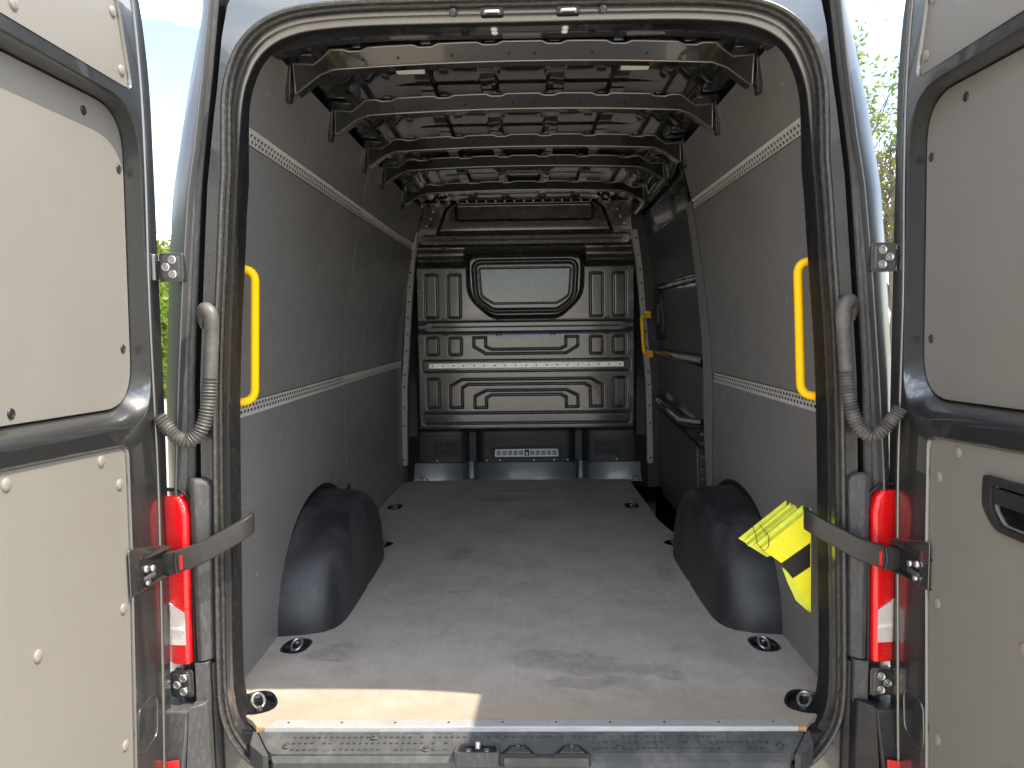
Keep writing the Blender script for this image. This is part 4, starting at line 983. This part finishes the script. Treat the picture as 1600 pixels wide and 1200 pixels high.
# ------------------------------------------------------------------ trees
def leaf_mat(name, c1, c2):
    m = mat(name, c1, 0.5); t = m.node_tree; b = t.nodes['Principled BSDF']; n = t.nodes.new; l = t.links.new
    ge = n('ShaderNodeNewGeometry'); rr = n('ShaderNodeMix'); rr.data_type = 'RGBA'; rr.inputs[6].default_value = (*c1, 1); rr.inputs[7].default_value = (*c2, 1)
    l(ge.outputs['Random Per Island'], rr.inputs[0]); l(rr.outputs[2], b.inputs['Base Color'])
    tr_ = n('ShaderNodeBsdfTranslucent'); l(rr.outputs[2], tr_.inputs['Color']); ad = n('ShaderNodeMixShader'); ad.inputs[0].default_value = .45
    l(b.outputs[0], ad.inputs[1]); l(tr_.outputs[0], ad.inputs[2]); l(ad.outputs[0], t.nodes['Material Output'].inputs['Surface'])
    return m
M['leaf'] = leaf_mat('fresh_leaves', (0.10, 0.16, 0.015), (0.20, 0.24, 0.03))
M['leaf2'] = leaf_mat('hedge_leaves', (0.09, 0.17, 0.012), (0.19, 0.26, 0.03))
M['bark'] = mat('grey_bark', (0.15, 0.125, 0.10), 0.85, var=0.3, var_scale=9, bump=0.5, bump_scale=25)
M['twig'] = mat('reddish_twig', (0.20, 0.11, 0.09), 0.85, var=0.2, var_scale=9)
def tree(base, height, spread, seed, nleaf, label, leafm, sparse=False, barkm=None, name='tree', leaf_size=.09, levels=4, start=.3, group='trees beyond the van'):
    rnd = random.Random(seed); T = empty(name, base, label, 'tree', group)
    wood = MB(); tips = []
    def grow(p, d, L, r, lev):
        pts = [p]; rad = [r]; q = p.copy(); dd = d.copy(); nseg = 5
        for i in range(nseg):
            dd = (dd+Vector((rnd.uniform(-1, 1), rnd.uniform(-1, 1), rnd.uniform(-.4, .7)))*.16).normalized()
            q = q+dd*(L/nseg); pts.append(q.copy()); rad.append(r*(1-.62*(i+1)/nseg))
            if lev > 0 and i >= (1 if lev == levels else 0):
                for _ in range(2 if lev > 1 else 2):
                    if rnd.random() < .75:
                        a = rnd.uniform(0, 6.283); side = (dd.orthogonal().normalized()*math.cos(a)+dd.cross(dd.orthogonal().normalized())*math.sin(a))
                        grow(q.copy(), (dd*.55+side*.8*spread+Vector((0, 0, .18))).normalized(), L*rnd.uniform(.42, .66), rad[-1]*.72, lev-1)
            if lev <= 1: tips.append((q.copy(), lev))
        wood.tube(pts, rad, 7 if lev > 1 else 5)
    grow(Vector(base), Vector((0, 0, 1)), height*.62, height*.028, levels)
    wood.build('trunk', barkm or M['bark'], T, 60, recalc=False)
    if nleaf:
        lf = MB()
        for _ in range(nleaf):
            p, lev = tips[rnd.randrange(len(tips))]
            if sparse and (math.sin(p.x*2.1+p.z*1.7+seed)+math.sin(p.y*1.9-p.z*1.3)) < rnd.uniform(-.9, 1.3): continue
            c = p+Vector((rnd.gauss(0, .10), rnd.gauss(0, .10), rnd.gauss(0, .09)))
            a = Vector((rnd.gauss(0, 1), rnd.gauss(0, 1), rnd.gauss(0, .6))).normalized()*leaf_size*rnd.uniform(.6, 1.3); b = a.cross(Vector((rnd.gauss(0, 1), rnd.gauss(0, 1), rnd.gauss(0, 1)))).normalized()*leaf_size*.45
            lf.add([c-a, c+b, c+a, c-b], [(0, 1, 2, 3)])
        lf.build('crown', leafm, T, 180, recalc=False)
    return T
tree((8.35, 15.0, GZ), 7.6, 1.0, 5, 24000, 'sparse spring tree with bare upper branches right of the van', M['leaf'], sparse=True, name='deciduous_tree', leaf_size=.08)
tree((-13.3, 25.0, GZ), 5.0, 1.0, 11, 16000, 'bushy bright green tree left of the van', M['leaf2'], name='bushy_tree', leaf_size=.12)
tree((-13.75, 27.5, GZ), 6.3, .5, 21, 0, 'bare reddish tree top showing above the bushy tree', M['leaf2'], barkm=M['twig'], name='bare_tree', levels=4)

HG_ = empty('hedge', (-9.5, 17, GZ), 'tall olive green hedge along the yard left of the van', 'hedge')
hw = MB(); hl2 = MB(); rnd = random.Random(3)
for k in range(40):
    hw.tube([(-9.5+rnd.uniform(-.2, .2), .5+k*.85, GZ), (-9.5+rnd.uniform(-.3, .3), .5+k*.85, GZ+1.6), (-9.5+rnd.uniform(-.4, .4), .5+k*.85+rnd.uniform(-.3, .3), GZ+3.4)], [.06, .045, .015], 6)
for _ in range(62000):
    yy = rnd.uniform(-.2, 34.2); zz = GZ+.05+3.9*rnd.random()**.8; th = .75*(1-.4*((zz-GZ)/4)**2)+.25*math.sin(yy*2.3)*math.sin(zz*2.9)
    c = Vector((-9.5+rnd.uniform(-1, 1)*th, yy, zz+.2*math.sin(yy*1.7))); a_ = Vector((rnd.gauss(0, 1), rnd.gauss(0, 1), rnd.gauss(0, 1))).normalized()*.11; b_ = a_.cross(Vector((rnd.gauss(0, 1), rnd.gauss(0, 1), rnd.gauss(0, 1)))).normalized()*.055
    hl2.add([c-a_, c+b_, c+a_, c-b_], [(0, 1, 2, 3)])
hw.each('stem', M['bark'], HG_, 60); hl2.build('foliage', M['leaf2'], HG_, 180, recalc=False)

# ------------------------------------------------------------------ building behind the camera, seen only in reflections
M['stucco'] = mat('ochre_render', (0.50, 0.34, 0.18), 0.85, var=0.08, var_scale=1.5, bump=0.2, bump_scale=40)
M['glass'] = mat('dark_window_glass', (0.02, 0.025, 0.03), 0.05, spec=0.8)
BL = empty('apartment_building', (-22, -14, GZ), 'ochre rendered apartment house standing across the yard behind the left door', 'building')
b = MB(); b.bx(-32, -22, -30, 2, GZ, 8.2); b.build('wall', M['stucco'], BL)
b = MB(); b.bx(-32.4, -21.5, -30.4, 2.4, 8.2, 8.5); b.build('roof', M['plast_dusty'], BL)
for fl_z in (1.0, 3.9, 6.4):
    for k in range(10):
        yc = -28+k*3.0
        wdo = MB().bx(-22.0, -21.93, yc-.6, yc+.6, fl_z-.4, fl_z+1.1).build('window', M['white'], BL)
        MB().bx(-21.93, -21.91, yc-.52, yc+.52, fl_z-.32, fl_z+1.02).build('pane', M['glass'], wdo)
